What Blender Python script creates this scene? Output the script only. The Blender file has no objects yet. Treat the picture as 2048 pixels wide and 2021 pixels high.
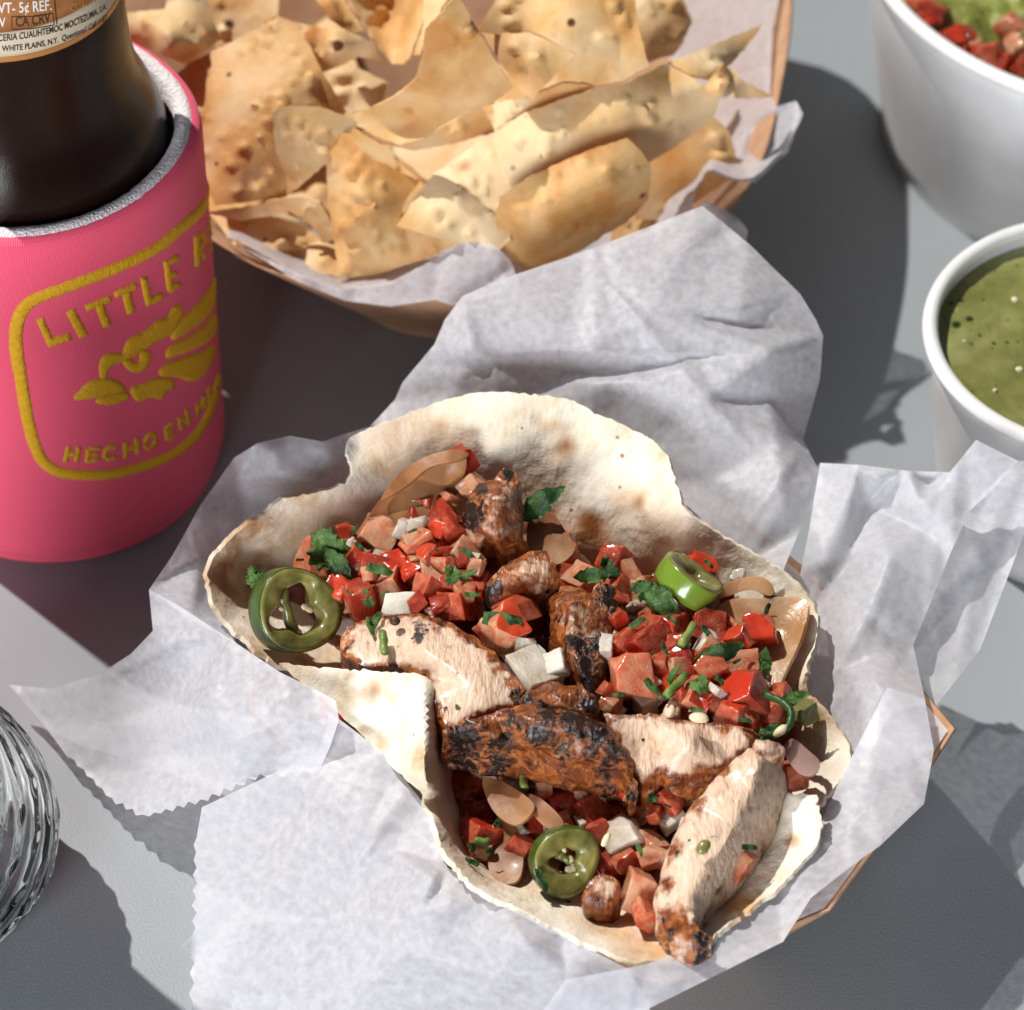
import bpy, bmesh, math, random
import numpy as np
from mathutils import Vector, Matrix, noise
from mathutils.geometry import delaunay_2d_cdt
R = math.radians
rnd = random.Random(7)
sc = bpy.context.scene
C = sc.collection

# ------------------------------------------------------------------ camera
PITCH, DIST, FPX = R(46), 0.8, 7200.0          # photo is 2048 x 2021 px
_c, _s = math.cos(PITCH), math.sin(PITCH)
CAM = Vector((0, -DIST*_c, DIST*_s))
FWD, UPV, RGT = Vector((0, _c, -_s)), Vector((0, _s, _c)), Vector((1, 0, 0))
cd = bpy.data.cameras.new('camera')
cam = bpy.data.objects.new('camera', cd); C.objects.link(cam)
cam.location = CAM; cam.rotation_euler = (R(90)-PITCH, 0, 0)
cd.sensor_width = 36; cd.lens = FPX/2048*36; cd.clip_start = 0.01; cd.clip_end = 50
cd.dof.use_dof = True; cd.dof.focus_distance = 0.708; cd.dof.aperture_fstop = 17
sc.camera = cam

# ------------------------------------------------------------------ lighting: hard key lamp behind left, soft fill in front, dim room
KEY_EL, KEY_HEAD = R(56), math.atan2(-0.095, 0.111)   # heading the shadows fall towards
w = bpy.data.worlds.new('World'); sc.world = w; w.use_nodes = True
w.node_tree.nodes['Background'].inputs[0].default_value = (.80, .86, 1.0, 1); w.node_tree.nodes['Background'].inputs[1].default_value = 0.105
sd = Vector((-math.cos(KEY_HEAD)*math.cos(KEY_EL), -math.sin(KEY_HEAD)*math.cos(KEY_EL), math.sin(KEY_EL)))
kl = bpy.data.lights.new('key_lamp', 'POINT'); kl.energy = 575; kl.shadow_soft_size = .022; kl.color = (1, 0.95, 0.89)
key = bpy.data.objects.new('key_lamp', kl); C.objects.link(key); key.location = sd*3.2+Vector((0, -.03, .03))
fl = bpy.data.lights.new('fill_softbox', 'AREA'); fl.shape = 'SQUARE'; fl.size = .6; fl.energy = 27; fl.color = (.95, .97, 1)
fill = bpy.data.objects.new('fill_softbox', fl); C.objects.link(fill); fill.location = (-.60, -1.30, .27)
fill.rotation_euler = (Vector((0, 0, .03))-fill.location).to_track_quat('-Z', 'Y').to_euler()
sc.view_settings.view_transform = 'Standard'; sc.view_settings.look = 'None'
sc.view_settings.exposure = -0.07; sc.view_settings.gamma = 1
sc.cycles.max_bounces = 10; sc.cycles.transmission_bounces = 10; sc.cycles.transparent_max_bounces = 12
sc.cycles.use_denoising = True
sc.cycles.caustics_refractive = False; sc.cycles.caustics_reflective = False
sc.cycles.sample_clamp_indirect = 6

# ------------------------------------------------------------------ geometry helpers
def ray(px, py):
    return FWD + RGT*((px-1024)/FPX) + UPV*((1010.5-py)/FPX)
def at(px, py, z):                               # photo pixel + height in mm -> point (m)
    d = ray(px, py); t = (z*0.001-CAM.z)/d.z
    return CAM + d*t
def at_cyl(px, py, cx, cy, r, k=0.0, z0=0.0):    # first hit on a cylinder (or cone with slope k)
    d = ray(px, py); lo = CAM
    for it in range(4 if k else 1):
        rr = r if it == 0 else r + k*(p.z-z0)
        ox, oy = lo.x-cx, lo.y-cy
        a = d.x*d.x+d.y*d.y; b = 2*(ox*d.x+oy*d.y); c = ox*ox+oy*oy-rr*rr
        disc = max(b*b-4*a*c, 0.0)
        p = lo + d*((-b-math.sqrt(disc))/(2*a))
    return p
def tps(ctrl):
    P = np.array(ctrl, float); xy = P[:, :2]/100.0; n = len(P)
    r2 = ((xy[:, None]-xy[None])**2).sum(-1)
    K = np.where(r2 > 0, r2*np.log(np.maximum(r2, 1e-12)), 0)+np.eye(n)*0.02
    A = np.zeros((n+3, n+3)); A[:n, :n] = K; A[:n, n] = 1; A[:n, n+1:] = xy; A[n, :n] = 1; A[n+1:, :n] = xy.T
    b = np.zeros(n+3); b[:n] = P[:, 2]
    w_ = np.linalg.solve(A, b)
    def f(q):
        q = np.array(q, float)/100.0
        r2 = ((q[:, None]-xy[None])**2).sum(-1)
        K = np.where(r2 > 0, r2*np.log(np.maximum(r2, 1e-12)), 0)
        return K@w_[:n]+w_[n]+q@w_[n+1:]
    return f
def lin(ctrl, edges=()):
    P = [Vector((c[0], c[1])) for c in ctrl]
    vs, _, fs, ov, _, _ = delaunay_2d_cdt(P, [tuple(e) for e in edges], [], 0, 1e-4)
    z = [ctrl[o[0]][2] if o else 0 for o in ov]
    V = np.array([[v.x, v.y] for v in vs])
    T = [tuple(f) for f in fs]
    def f(q):
        q = np.array(q, float); out = np.full(len(q), np.nan); best = np.full(len(q), -9.)
        for a, b, c in T:
            A, B, Cc = V[a], V[b], V[c]
            den = (B[1]-Cc[1])*(A[0]-Cc[0])+(Cc[0]-B[0])*(A[1]-Cc[1])
            if abs(den) < 1e-9: continue
            l0 = ((B[1]-Cc[1])*(q[:, 0]-Cc[0])+(Cc[0]-B[0])*(q[:, 1]-Cc[1]))/den
            l1 = ((Cc[1]-A[1])*(q[:, 0]-Cc[0])+(A[0]-Cc[0])*(q[:, 1]-Cc[1]))/den
            l2 = 1-l0-l1; m = np.minimum(np.minimum(l0, l1), l2)
            k = m > best
            out[k] = (l0*z[a]+l1*z[b]+l2*z[c])[k]; best[k] = m[k]
        return out
    return f
def smooth_loop(pts, sub=5):
    n = len(pts); out = []
    for i in range(n):
        p0, p1, p2, p3 = [np.array(pts[(i+k-1) % n], float) for k in range(4)]
        for j in range(sub):
            t = j/sub
            out.append(tuple(0.5*((2*p1)+(-p0+p2)*t+(2*p0-5*p1+4*p2-p3)*t*t+(-p0+3*p1-3*p2+p3)*t**3)))
    return out
def resample(pts, sp):
    out = []
    for i in range(len(pts)):
        a, b = np.array(pts[i][:2], float), np.array(pts[(i+1) % len(pts)][:2], float)
        m = max(1, int(round(np.linalg.norm(b-a)/sp)))
        for j in range(m): out.append(tuple(a+(b-a)*j/m))
    return out
def inside(q, poly):
    P = np.array(poly); x, y = q[:, 0], q[:, 1]; res = np.zeros(len(q), bool); j = len(P)-1
    for i in range(len(P)):
        xi, yi, xj, yj = P[i, 0], P[i, 1], P[j, 0], P[j, 1]
        if yi != yj:
            res ^= ((yi > y) != (yj > y)) & (x < (xj-xi)*(y-yi)/(yj-yi)+xi)
        j = i
    return res
def bdist(q, poly):
    P = np.array(poly); d = np.full(len(q), 1e9)
    for i in range(len(P)):
        a, b = P[i], P[(i+1) % len(P)]; ab = b-a
        t = np.clip(((q-a)@ab)/max(ab@ab, 1e-9), 0, 1)
        d = np.minimum(d, np.linalg.norm(q-(a+t[:, None]*ab), axis=1))
    return d
def trimesh(outline, sp, rough=0.0, seed=1, wob=0):
    """outline px -> (verts px Nx2, tris, boundary index loop, dist px)"""
    rg = random.Random(seed)
    loop = resample(outline, sp)
    if wob:
        loop = [(x+wob*noise.noise(Vector((x/28, y/28, seed))), y+wob*noise.noise(Vector((x/28, y/28, seed+7.3)))) for x, y in loop]
    if rough:
        loop = [(x+rg.gauss(0, rough), y+rg.gauss(0, rough)) for x, y in loop]
    A = np.array(loop); x0, y0 = A.min(0); x1, y1 = A.max(0)
    g = []; row = 0; y = y0
    while y < y1:
        x = x0+(sp/2 if row % 2 else 0)
        while x < x1:
            g.append((x+rg.uniform(-.18, .18)*sp, y+rg.uniform(-.18, .18)*sp)); x += sp
        y += sp*0.87; row += 1
    g = np.array(g) if g else np.zeros((0, 2))
    if len(g):
        g = g[inside(g, loop)]
    if len(g):
        g = g[bdist(g, loop) > sp*0.55]
    allp = [Vector(p) for p in loop]+[Vector((p[0], p[1])) for p in g]
    n = len(loop)
    vs, es, fs, ov, _, _ = delaunay_2d_cdt(allp, [(i, (i+1) % n) for i in range(n)], [], 1, 1e-5)
    V = np.array([[v.x, v.y] for v in vs])
    T = [tuple(f) for f in fs]
    inv = {}
    for i, o in enumerate(ov):
        for k in o: inv[k] = i
    b = [inv[i] for i in range(n) if i in inv]
    bl = [b[i] for i in range(len(b)) if b[i] != b[i-1]]
    d = bdist(V, loop); d[bl] = 0
    return V, T, bl, d
def obj(name, verts, faces, mat=None, parent=None, smooth=True, attrs=None, base=True, mats=None, fmat=None):
    me = bpy.data.meshes.new(name)
    vs = [Vector(v) for v in verts]
    o = bpy.data.objects.new(name, me); C.objects.link(o)
    if parent is not None:
        o.parent = parent
        off = parent.location if parent.parent is None else parent.location+parent.parent.location
        vs = [v-off for v in vs]
    elif base:
        xs = [v.x for v in vs]; ys = [v.y for v in vs]; zs = [v.z for v in vs]
        c = Vector(((min(xs)+max(xs))/2, (min(ys)+max(ys))/2, min(zs)))
        vs = [v-c for v in vs]; o.location = c
    me.from_pydata([tuple(v) for v in vs], [], [tuple(f) for f in faces])
    me.validate()
    for m in (mats or ([mat] if mat else [])): me.materials.append(m)
    if fmat:
        for p, k in zip(me.polygons, fmat): p.material_index = k
    if smooth:
        for p in me.polygons: p.use_smooth = True
    if attrs:
        for k, val in attrs.items():
            a = me.attributes.new(k, 'FLOAT', 'POINT')
            a.data.foreach_set('value', np.array(val, np.float32))
    me.update()
    return o
def tag(o, label, cat, group=None, kind=None):
    if label: o['label'] = label
    if cat: o['category'] = cat
    if group: o['group'] = group
    if kind: o['kind'] = kind
    return o
def empty(name, loc):
    o = bpy.data.objects.new(name, None); C.objects.link(o); o.location = loc; o.empty_display_size = 0.01
    return o
def vnormals(V, F):
    N = np.zeros_like(V)
    for f in F:
        a, b, c = V[f[0]], V[f[1]], V[f[2]]
        n = np.cross(b-a, c-a)
        for i in f: N[i] += n
    return N/np.maximum(np.linalg.norm(N, axis=1, keepdims=True), 1e-12)
def orient(V3, T):
    """make triangles face the camera side"""
    out = []
    for a, b, c in T:
        n = np.cross(V3[b]-V3[a], V3[c]-V3[a])
        v = np.array(CAM)-V3[a]
        out.append((a, b, c) if n@v > 0 else (a, c, b))
    return out
def nz(p, s, seed=0.0):
    return noise.noise(Vector((p[0]*s+seed, p[1]*s+seed*1.7, p[2]*s-seed)))
def sheet(name, outline, inner=(), sp=16, th=1.5, mode='tps', rough=0.0, seed=1, disp=(), bumps=0, bumpr=(12, 34),
          mat=None, parent=None, smoothz=0, curve=0, creases=(), blobs=None, zoff=None, attrs_def=None, mix=0.0, link=True):
    """curved sheet traced in photo pixels with heights; th mm thick"""
    ol = [p for p in outline]
    if curve: ol = smooth_loop(ol, curve)
    V, T, bl, d = trimesh(ol, sp, rough, seed)
    ctrl = list(outline)+list(inner)
    f = tps(ctrl) if mode == 'tps' else lin(ctrl, creases)
    z = f(V)
    if mix and mode == 'lin': z = z*(1-mix)+tps(ctrl)(V)*mix
    if smoothz:
        nb = [set() for _ in V]
        for a, b, c in T:
            nb[a] |= {b, c}; nb[b] |= {a, c}; nb[c] |= {a, b}
        isb = np.zeros(len(V), bool); isb[bl] = True
        nbl = [list(s) for s in nb]
        for _ in range(smoothz):
            z2 = z.copy()
            for i in range(len(V)):
                if nbl[i]: z2[i] = 0.5*z[i]+0.5*np.mean(z[nbl[i]])
            z = z2
    if zoff: z = z+zoff(V)
    P = np.array([at(V[i, 0], V[i, 1], z[i]) for i in range(len(V))])
    T = orient(P, T)
    N = vnormals(P, T)
    h = np.zeros(len(V))
    for (amp, s, sdx) in disp:
        h += np.array([nz(p, s, sdx) for p in P])*amp
    if bumps:
        rg = random.Random(seed+99); cand = V[d > 14] if (d > 14).any() else V
        for _ in range(bumps):
            c = cand[rg.randrange(len(cand))]; r = rg.uniform(*bumpr)*(0.55+0.45*rg.random()); a = rg.uniform(.8, 1.7)*r/17
            q = ((V[:, 0]-c[0])**2+((V[:, 1]-c[1])*1.25)**2)/(r*r)
            h = np.maximum(h, h*0.5+np.where(q < 1, (1-q)**1.3, 0)*a) if rg.random() < .97 else h
    P = P+N*(h*0.001)[:, None]
    at_ = {}
    if blobs is not None:
        for k, bs in blobs.items():
            v = np.full(len(V), (attrs_def or {}).get(k, 0.0))
            for (bx, by, br, amt) in bs:
                q = np.sqrt((V[:, 0]-bx)**2+(V[:, 1]-by)**2)/br
                v = np.maximum(v, np.clip(1.35-q, 0, 1)*amt)
            at_[k] = v
    n = len(P)
    if th:
        Q = P-N*(th*0.001)
        allv = np.vstack([P, Q])
        F = list(T)+[(c+n, b+n, a+n) for a, b, c in T]
        m = len(bl)
        for i in range(m):
            a, b = bl[i], bl[(i+1) % m]
            F.append((a, a+n, b+n, b))
        at_ = {k: np.concatenate([v, v]) for k, v in at_.items()}
    else:
        allv, F = P, T
    if not link: return allv, F, at_
    o = obj(name, allv, F, mat, parent, attrs=at_ or None)
    fixn(o)
    if th: o.data.set_sharp_from_angle(angle=R(48))
    return o
def fixn(o):
    bm = bmesh.new(); bm.from_mesh(o.data); bmesh.ops.recalc_face_normals(bm, faces=bm.faces); bm.to_mesh(o.data); bm.free()
def slab(name, outline, inner=(), thick=8, sp=11, rnd_px=16, mat=None, seed=1, disp=((.32, 230, 0), (.18, 900, 3)), blobs=None,
         defs=None, side_rub=0.9, curve=2, bulge=0.15, lean=(0, 0), rough=1.2, parent=None, flat=False):
    """solid chunk: traced top face, rounded edge, sides going down"""
    ol = smooth_loop(outline, curve) if curve and not flat else outline
    V, T, bl, d = trimesh(ol, sp, rough, seed, wob=7 if flat else 3)
    z = lin(list(outline)+list(inner))(V) if flat else tps(list(outline)+list(inner))(V)
    t = np.clip(1-d/rnd_px, 0, 1)
    z = z-(1-np.sqrt(np.clip(1-t*t, 0, 1)))*rnd_px/10*0.8
    P = np.array([at(V[i, 0], V[i, 1], z[i]) for i in range(len(V))])
    T = orient(P, T)
    cen = P.mean(0)
    at_ = {}
    for k in ('rub', 'char'):
        v = np.full(len(V), (defs or {}).get(k, 0.0))
        for (bx, by, br, amt) in (blobs or {}).get(k, ()):
            q = np.sqrt((V[:, 0]-bx)**2+(V[:, 1]-by)**2)/br
            v = np.maximum(v, np.clip(1.35-q, 0, 1)*amt)
        if k == 'rub': v = np.clip(np.maximum(v, np.clip(1-d/16, 0, 1)*side_rub*.8)+np.clip(1-d/55, 0, 1)*.22*side_rub, 0, 1)
        at_[k] = list(v)
    verts = list(P); F = list(T)
    prev = list(bl); m = len(bl)
    for depth, bz in ((.18, .55), (.45, 1.0), (.75, .8), (1.0, 0.0)):
        cur = []
        for i in range(m):
            p = P[bl[i]]
            out = np.array((p[0]-cen[0], p[1]-cen[1], 0)); L = np.linalg.norm(out); out = out/max(L, 1e-9)
            q = p+out*bz*bulge*0.001+np.array((lean[0]*depth, lean[1]*depth, -thick*depth))*0.001
            cur.append(len(verts)); verts.append(q)
            at_['rub'].append(max(side_rub, at_['rub'][bl[i]])); at_['char'].append(at_['char'][bl[i]]*.9)
        for i in range(m):
            j = (i+1) % m
            F.append((prev[i], cur[i], cur[j], prev[j]))
        prev = cur
    F.append(tuple(prev))
    verts = np.array(verts)
    tri = [f[:3] for f in F[:-1]]+[(f[0], f[2], f[3]) for f in F[:-1] if len(f) == 4]
    N = vnormals(verts, tri)
    verts = verts-N*(np.array([abs(noise.noise(Vector((p[0]*330+seed, p[1]*150, p[2]*150)))) for p in verts])*(.3 if flat is True else .5)*0.001)[:, None]
    for (amp, s, sx) in (((.14, 230, 0), (.12, 900, 3)) if flat is True else disp):
        verts = verts+N*(np.array([nz(p, s, sx+seed) for p in verts])*amp*0.001)[:, None]
    ch = np.array(at_['char'])
    verts = verts+N*((np.array([nz(p, 1300, seed) for p in verts])*.55+.15)*ch*0.001)[:, None]
    o = obj(name, verts, F, mat, parent, attrs=at_)
    fixn(o); o.data.set_sharp_from_angle(angle=R(52))
    return o
def lathe(prof, seg=96, c=(0, 0), rfun=None):
    V = []; F = []
    n = len(prof)
    for (r, z) in prof:
        for i in range(seg):
            a = 2*math.pi*i/seg
            rr = r if rfun is None else rfun(r, z, a)
            V.append((c[0]+rr*math.cos(a)*.001, c[1]+rr*math.sin(a)*.001, z*.001))
    for k in range(n-1):
        for i in range(seg):
            j = (i+1) % seg
            F.append((k*seg+i, k*seg+j, (k+1)*seg+j, (k+1)*seg+i))
    return V, F

# ------------------------------------------------------------------ materials
def mat(name, cols, scale=60, detail=5, rough=0.5, spec=0.5, bump=None, sss=0, sssr=(1, .4, .2), transl=0, trc=None, rand=0,
        coat=0, rvar=0, specks=None, distort=0.0, bump2=None, sheen=0, transm=0, ior=1.45):
    m = bpy.data.materials.new(name); m.use_nodes = True
    t = m.node_tree; N = t.nodes; L = t.links; b = N['Principled BSDF']
    tc = N.new('ShaderNodeTexCoord'); vec = tc.outputs['Object']
    if rand:
        oi = N.new('ShaderNodeObjectInfo'); mm = N.new('ShaderNodeVectorMath'); mm.operation = 'SCALE'
        cb = N.new('ShaderNodeCombineXYZ')
        for i in range(3): L.new(oi.outputs['Random'], cb.inputs[i])
        L.new(cb.outputs[0], mm.inputs[0]); mm.inputs['Scale'].default_value = 3.7
        ad = N.new('ShaderNodeVectorMath'); ad.operation = 'ADD'
        L.new(vec, ad.inputs[0]); L.new(mm.outputs[0], ad.inputs[1]); vec = ad.outputs[0]
    nn = N.new('ShaderNodeTexNoise'); nn.inputs['Scale'].default_value = scale; nn.inputs['Detail'].default_value = detail
    nn.inputs['Distortion'].default_value = distort; L.new(vec, nn.inputs['Vector'])
    rp = N.new('ShaderNodeValToRGB'); e = rp.color_ramp.elements
    e[0].position, e[0].color = cols[0][0], (*cols[0][1], 1)
    e[1].position, e[1].color = cols[-1][0], (*cols[-1][1], 1)
    for p, c in cols[1:-1]:
        x = e.new(p); x.color = (*c, 1)
    fac = nn.outputs['Fac']
    if rand:
        ma = N.new('ShaderNodeMath'); ma.operation = 'MULTIPLY_ADD'; ma.inputs[1].default_value = rand; ma.inputs[2].default_value = -rand/2
        L.new(oi.outputs['Random'], ma.inputs[0]); m2 = N.new('ShaderNodeMath'); m2.operation = 'ADD'
        L.new(fac, m2.inputs[0]); L.new(ma.outputs[0], m2.inputs[1]); fac = m2.outputs[0]
    L.new(fac, rp.inputs[0]); col = rp.outputs[0]
    for sp_ in (specks or ()):
        sscale, thr, scol, soft = sp_
        vn = N.new('ShaderNodeTexVoronoi'); vn.inputs['Scale'].default_value = sscale; L.new(vec, vn.inputs['Vector'])
        wn = N.new('ShaderNodeTexNoise'); wn.inputs['Scale'].default_value = sscale*.35; L.new(vec, wn.inputs['Vector'])
        mu = N.new('ShaderNodeMath'); mu.operation = 'MULTIPLY_ADD'; L.new(wn.outputs['Fac'], mu.inputs[0]); mu.inputs[1].default_value = -0.7; mu.inputs[2].default_value = 0.42
        sb = N.new('ShaderNodeMath'); sb.operation = 'ADD'; L.new(vn.outputs['Distance'], sb.inputs[0]); L.new(mu.outputs[0], sb.inputs[1])
        mr = N.new('ShaderNodeMapRange'); mr.inputs[1].default_value = thr+soft; mr.inputs[2].default_value = thr-soft*.2
        L.new(sb.outputs[0], mr.inputs[0])
        mx = N.new('ShaderNodeMix'); mx.data_type = 'RGBA'; L.new(mr.outputs[0], mx.inputs[0]); L.new(col, mx.inputs[6]); mx.inputs[7].default_value = (*scol, 1)
        col = mx.outputs[2]
    L.new(col, b.inputs['Base Color'])
    b.inputs['Roughness'].default_value = rough; b.inputs['Specular IOR Level'].default_value = spec; b.inputs['IOR'].default_value = ior
    if rvar:
        mr = N.new('ShaderNodeMapRange'); mr.inputs[3].default_value = rough-rvar; mr.inputs[4].default_value = rough+rvar
        n2 = N.new('ShaderNodeTexNoise'); n2.inputs['Scale'].default_value = scale*3; L.new(vec, n2.inputs['Vector'])
        L.new(n2.outputs['Fac'], mr.inputs[0]); L.new(mr.outputs[0], b.inputs['Roughness'])
    if sss:
        b.inputs['Subsurface Weight'].default_value = sss; b.inputs['Subsurface Radius'].default_value = sssr; b.inputs['Subsurface Scale'].default_value = 0.002
    if coat: b.inputs['Coat Weight'].default_value = coat; b.inputs['Coat Roughness'].default_value = 0.12
    if sheen: b.inputs['Sheen Weight'].default_value = sheen
    if transm: b.inputs['Transmission Weight'].default_value = transm
    last = None
    for bp in (bump, bump2):
        if bp:
            n3 = N.new('ShaderNodeTexNoise'); n3.inputs['Scale'].default_value = bp[0]; n3.inputs['Detail'].default_value = 4; L.new(vec, n3.inputs['Vector'])
            bn = N.new('ShaderNodeBump'); bn.inputs['Strength'].default_value = bp[1]; bn.inputs['Distance'].default_value = bp[2]
            L.new(n3.outputs['Fac'], bn.inputs['Height'])
            if last: L.new(last, bn.inputs['Normal'])
            last = bn.outputs[0]
    if last: L.new(last, b.inputs['Normal'])
    if transl:
        tr = N.new('ShaderNodeBsdfTranslucent'); ms = N.new('ShaderNodeMixShader'); ms.inputs[0].default_value = transl
        if trc: tr.inputs[0].default_value = (*trc, 1)
        else: L.new(col, tr.inputs[0])
        L.new(b.outputs[0], ms.inputs[1]); L.new(tr.outputs[0], ms.inputs[2])
        L.new(ms.outputs[0], N['Material Output'].inputs['Surface'])
    m['col'] = 0
    return m
def plain(name, col, rough=.5, spec=.5, metal=0, **k):
    m = mat(name, [(.35, tuple(c*.93 for c in col)), (.65, col)], scale=k.pop('scale', 300), rough=rough, spec=spec, **k)
    m.node_tree.nodes['Principled BSDF'].inputs['Metallic'].default_value = metal
    return m
M = {}
M['table'] = mat('table_laminate', [(.3, (.265, .292, .315)), (.7, (.315, .342, .365))], scale=9, detail=9, rough=.32, spec=.5, bump=(1700, .16, .0004), rvar=.09)
M['kraft'] = mat('kraft_board', [(.3, (.42, .24, .145)), (.7, (.53, .32, .2))], scale=220, rough=.75, spec=.25, bump=(900, .1, .0005))
M['paper'] = mat('deli_paper', [(.3, (.70, .70, .76)), (.5, (.78, .78, .83)), (.7, (.82, .82, .865))], scale=420, detail=12, rough=.42, spec=.45, transl=.40, trc=(.86, .86, .92), bump=(300, .04, .0005), bump2=(1800, .05, .0003))
def see_through(m, k):
    t = m.node_tree; N = t.nodes; L = t.links; out = N['Material Output']; src = out.inputs['Surface'].links[0].from_socket
    tr = N.new('ShaderNodeBsdfTransparent'); ms = N.new('ShaderNodeMixShader'); L.new(src, ms.inputs[1]); L.new(tr.outputs[0], ms.inputs[2])
    n = N.new('ShaderNodeTexNoise'); n.inputs['Scale'].default_value = 650; n.inputs['Detail'].default_value = 8; tc = N.new('ShaderNodeTexCoord'); L.new(tc.outputs['Object'], n.inputs['Vector'])
    mr = N.new('ShaderNodeMapRange'); mr.inputs[1].default_value = .3; mr.inputs[2].default_value = .75; mr.inputs[3].default_value = k*.55; mr.inputs[4].default_value = k*1.5
    L.new(n.outputs['Fac'], mr.inputs[0]); L.new(mr.outputs[0], ms.inputs[0]); L.new(ms.outputs[0], out.inputs['Surface'])
see_through(M['paper'], .24)
M['tort'] = mat('flour_tortilla', [(.28, (.52, .33, .17)), (.39, (.68, .56, .41)), (.50, (.77, .69, .56)), (.7, (.82, .76, .66))], scale=95, detail=7, rough=.72, spec=.25, sss=.15,
                bump=(330, .5, .0011), bump2=(1300, .3, .0005), specks=[(42, .09, (.56, .36, .18), .25), (75, .095, (.36, .15, .04), .16), (260, .07, (.25, .10, .03), .08)])
M['chip'] = mat('corn_chip', [(.28, (.60, .29, .085)), (.44, (.78, .49, .205)), (.64, (.86, .67, .39))], scale=70, detail=5, rough=.5, spec=.35, transl=.2, trc=(.82, .40, .10),
                bump=(500, .25, .0006), bump2=(1500, .2, .0003), rand=.22, specks=[(150, .085, (.10, .045, .02), .06), (70, .05, (.5, .2, .05), .12)])
M['tomato'] = mat('tomato_flesh', [(.22, (.46, .04, .014)), (.42, (.66, .125, .05)), (.60, (.77, .25, .125)), (.8, (.83, .46, .27))], scale=1.3, detail=5, rough=.2, spec=.5, sss=.55, sssr=(1.5, .45, .22), rand=.6, bump=(7, .6, .0008), bump2=(26, .7, .0003), coat=.6, transl=.22, specks=[(3.2, .10, (.80, .55, .28), .12)])
M['tomskin'] = mat('tomato_skin', [(.3, (.46, .03, .012)), (.7, (.62, .075, .025))], scale=.8, rough=.18, spec=.6, sss=.15, rand=.25, coat=.4, bump=(3, .15, .0006))
M['onion'] = mat('raw_onion', [(.25, (.50, .42, .32)), (.5, (.68, .62, .53)), (.75, (.80, .76, .68))], scale=.9, rough=.3, spec=.5, sss=.5, sssr=(1, .8, .6), rand=.4, bump=(6, .35, .0006), bump2=(25, .3, .0003), coat=.25, transl=.15)
M['gonion'] = mat('grilled_onion', [(.32, (.34, .12, .035)), (.42, (.60, .33, .14)), (.54, (.74, .53, .33)), (.75, (.79, .66, .50))], scale=55, detail=5, rough=.25, spec=.5, sss=.4, sssr=(1, .6, .3), bump=(420, .35, .0008), bump2=(1500, .3, .0004), coat=.35, transl=.35, distort=.2)
M['mauve'] = mat('mauve_onion', [(.3, (.24, .13, .105)), (.7, (.46, .31, .26))], scale=60, rough=.25, sss=.4, sssr=(1, .6, .5), bump=(420, .3, .0006), coat=.3, transl=.3)
M['gonion_dark'] = mat('caramelised_shaded_onion', [(.32, (.10, .03, .012)), (.44, (.30, .12, .045)), (.58, (.48, .26, .12)), (.75, (.60, .40, .24))], scale=60, detail=4, rough=.4, spec=.35, sss=.3, sssr=(1, .5, .25), bump=(420, .2, .0006), coat=.08, transl=.25, distort=.2)  # real browning on back petals; front taco strips get shade in this colour
M['jskin'] = mat('pepper_skin', [(.3, (.016, .042, .007)), (.7, (.05, .095, .012))], scale=90, rough=.28, spec=.5, coat=.15, rand=.2, bump=(300, .3, .0006))
M['jskin2'] = mat('pepper_skin_light', [(.3, (.11, .195, .016)), (.7, (.18, .27, .03))], scale=90, rough=.2, spec=.6, coat=.3, bump=(300, .15, .0005))
M['jflesh'] = mat('pepper_flesh', [(.3, (.10, .10, .018)), (.7, (.29, .265, .075))], scale=260, rough=.32, spec=.6, sss=.4, sssr=(.7, 1, .2), bump=(500, .35, .0007), coat=.3)
M['seed'] = plain('pepper_seed', (.76, .66, .42), rough=.35, sss=.2)
M['cil'] = mat('cilantro_leaf', [(.28, (.014, .05, .010)), (.5, (.045, .115, .018)), (.75, (.13, .24, .05))], scale=1.6, detail=5, rough=.38, spec=.5, transl=.18, trc=(.12, .28, .03), rand=.35, bump=(4.5, .7, .0008), bump2=(14, .4, .0004))
M['stem'] = mat('cilantro_stem', [(.3, (.10, .17, .03)), (.7, (.22, .28, .07))], scale=260, rough=.35, rand=.3, bump=(900, .3, .0004))
M['mash'] = mat('salsa_juice', [(.3, (.09, .018, .008)), (.7, (.26, .06, .025))], scale=160, rough=.2, spec=.6, bump=(350, .8, .002), coat=.4)
def add_tint(m, attr, col):
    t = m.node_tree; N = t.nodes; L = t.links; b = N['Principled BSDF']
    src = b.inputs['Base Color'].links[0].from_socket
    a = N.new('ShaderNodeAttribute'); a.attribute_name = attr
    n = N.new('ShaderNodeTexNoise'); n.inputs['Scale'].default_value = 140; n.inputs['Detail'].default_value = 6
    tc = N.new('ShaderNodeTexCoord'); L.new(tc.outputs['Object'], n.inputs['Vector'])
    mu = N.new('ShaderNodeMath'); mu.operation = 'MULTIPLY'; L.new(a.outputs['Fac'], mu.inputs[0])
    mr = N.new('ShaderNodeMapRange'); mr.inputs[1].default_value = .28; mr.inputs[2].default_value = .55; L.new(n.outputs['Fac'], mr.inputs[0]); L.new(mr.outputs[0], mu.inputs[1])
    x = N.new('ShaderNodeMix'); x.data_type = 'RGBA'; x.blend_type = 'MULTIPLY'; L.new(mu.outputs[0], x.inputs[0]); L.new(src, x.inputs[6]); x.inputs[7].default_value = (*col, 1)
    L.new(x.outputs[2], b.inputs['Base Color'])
add_tint(M['tort'], 'toast_shade', (.46, .25, .11)); add_tint(M['tort'], 'sauce', (.85, .48, .18))
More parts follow.
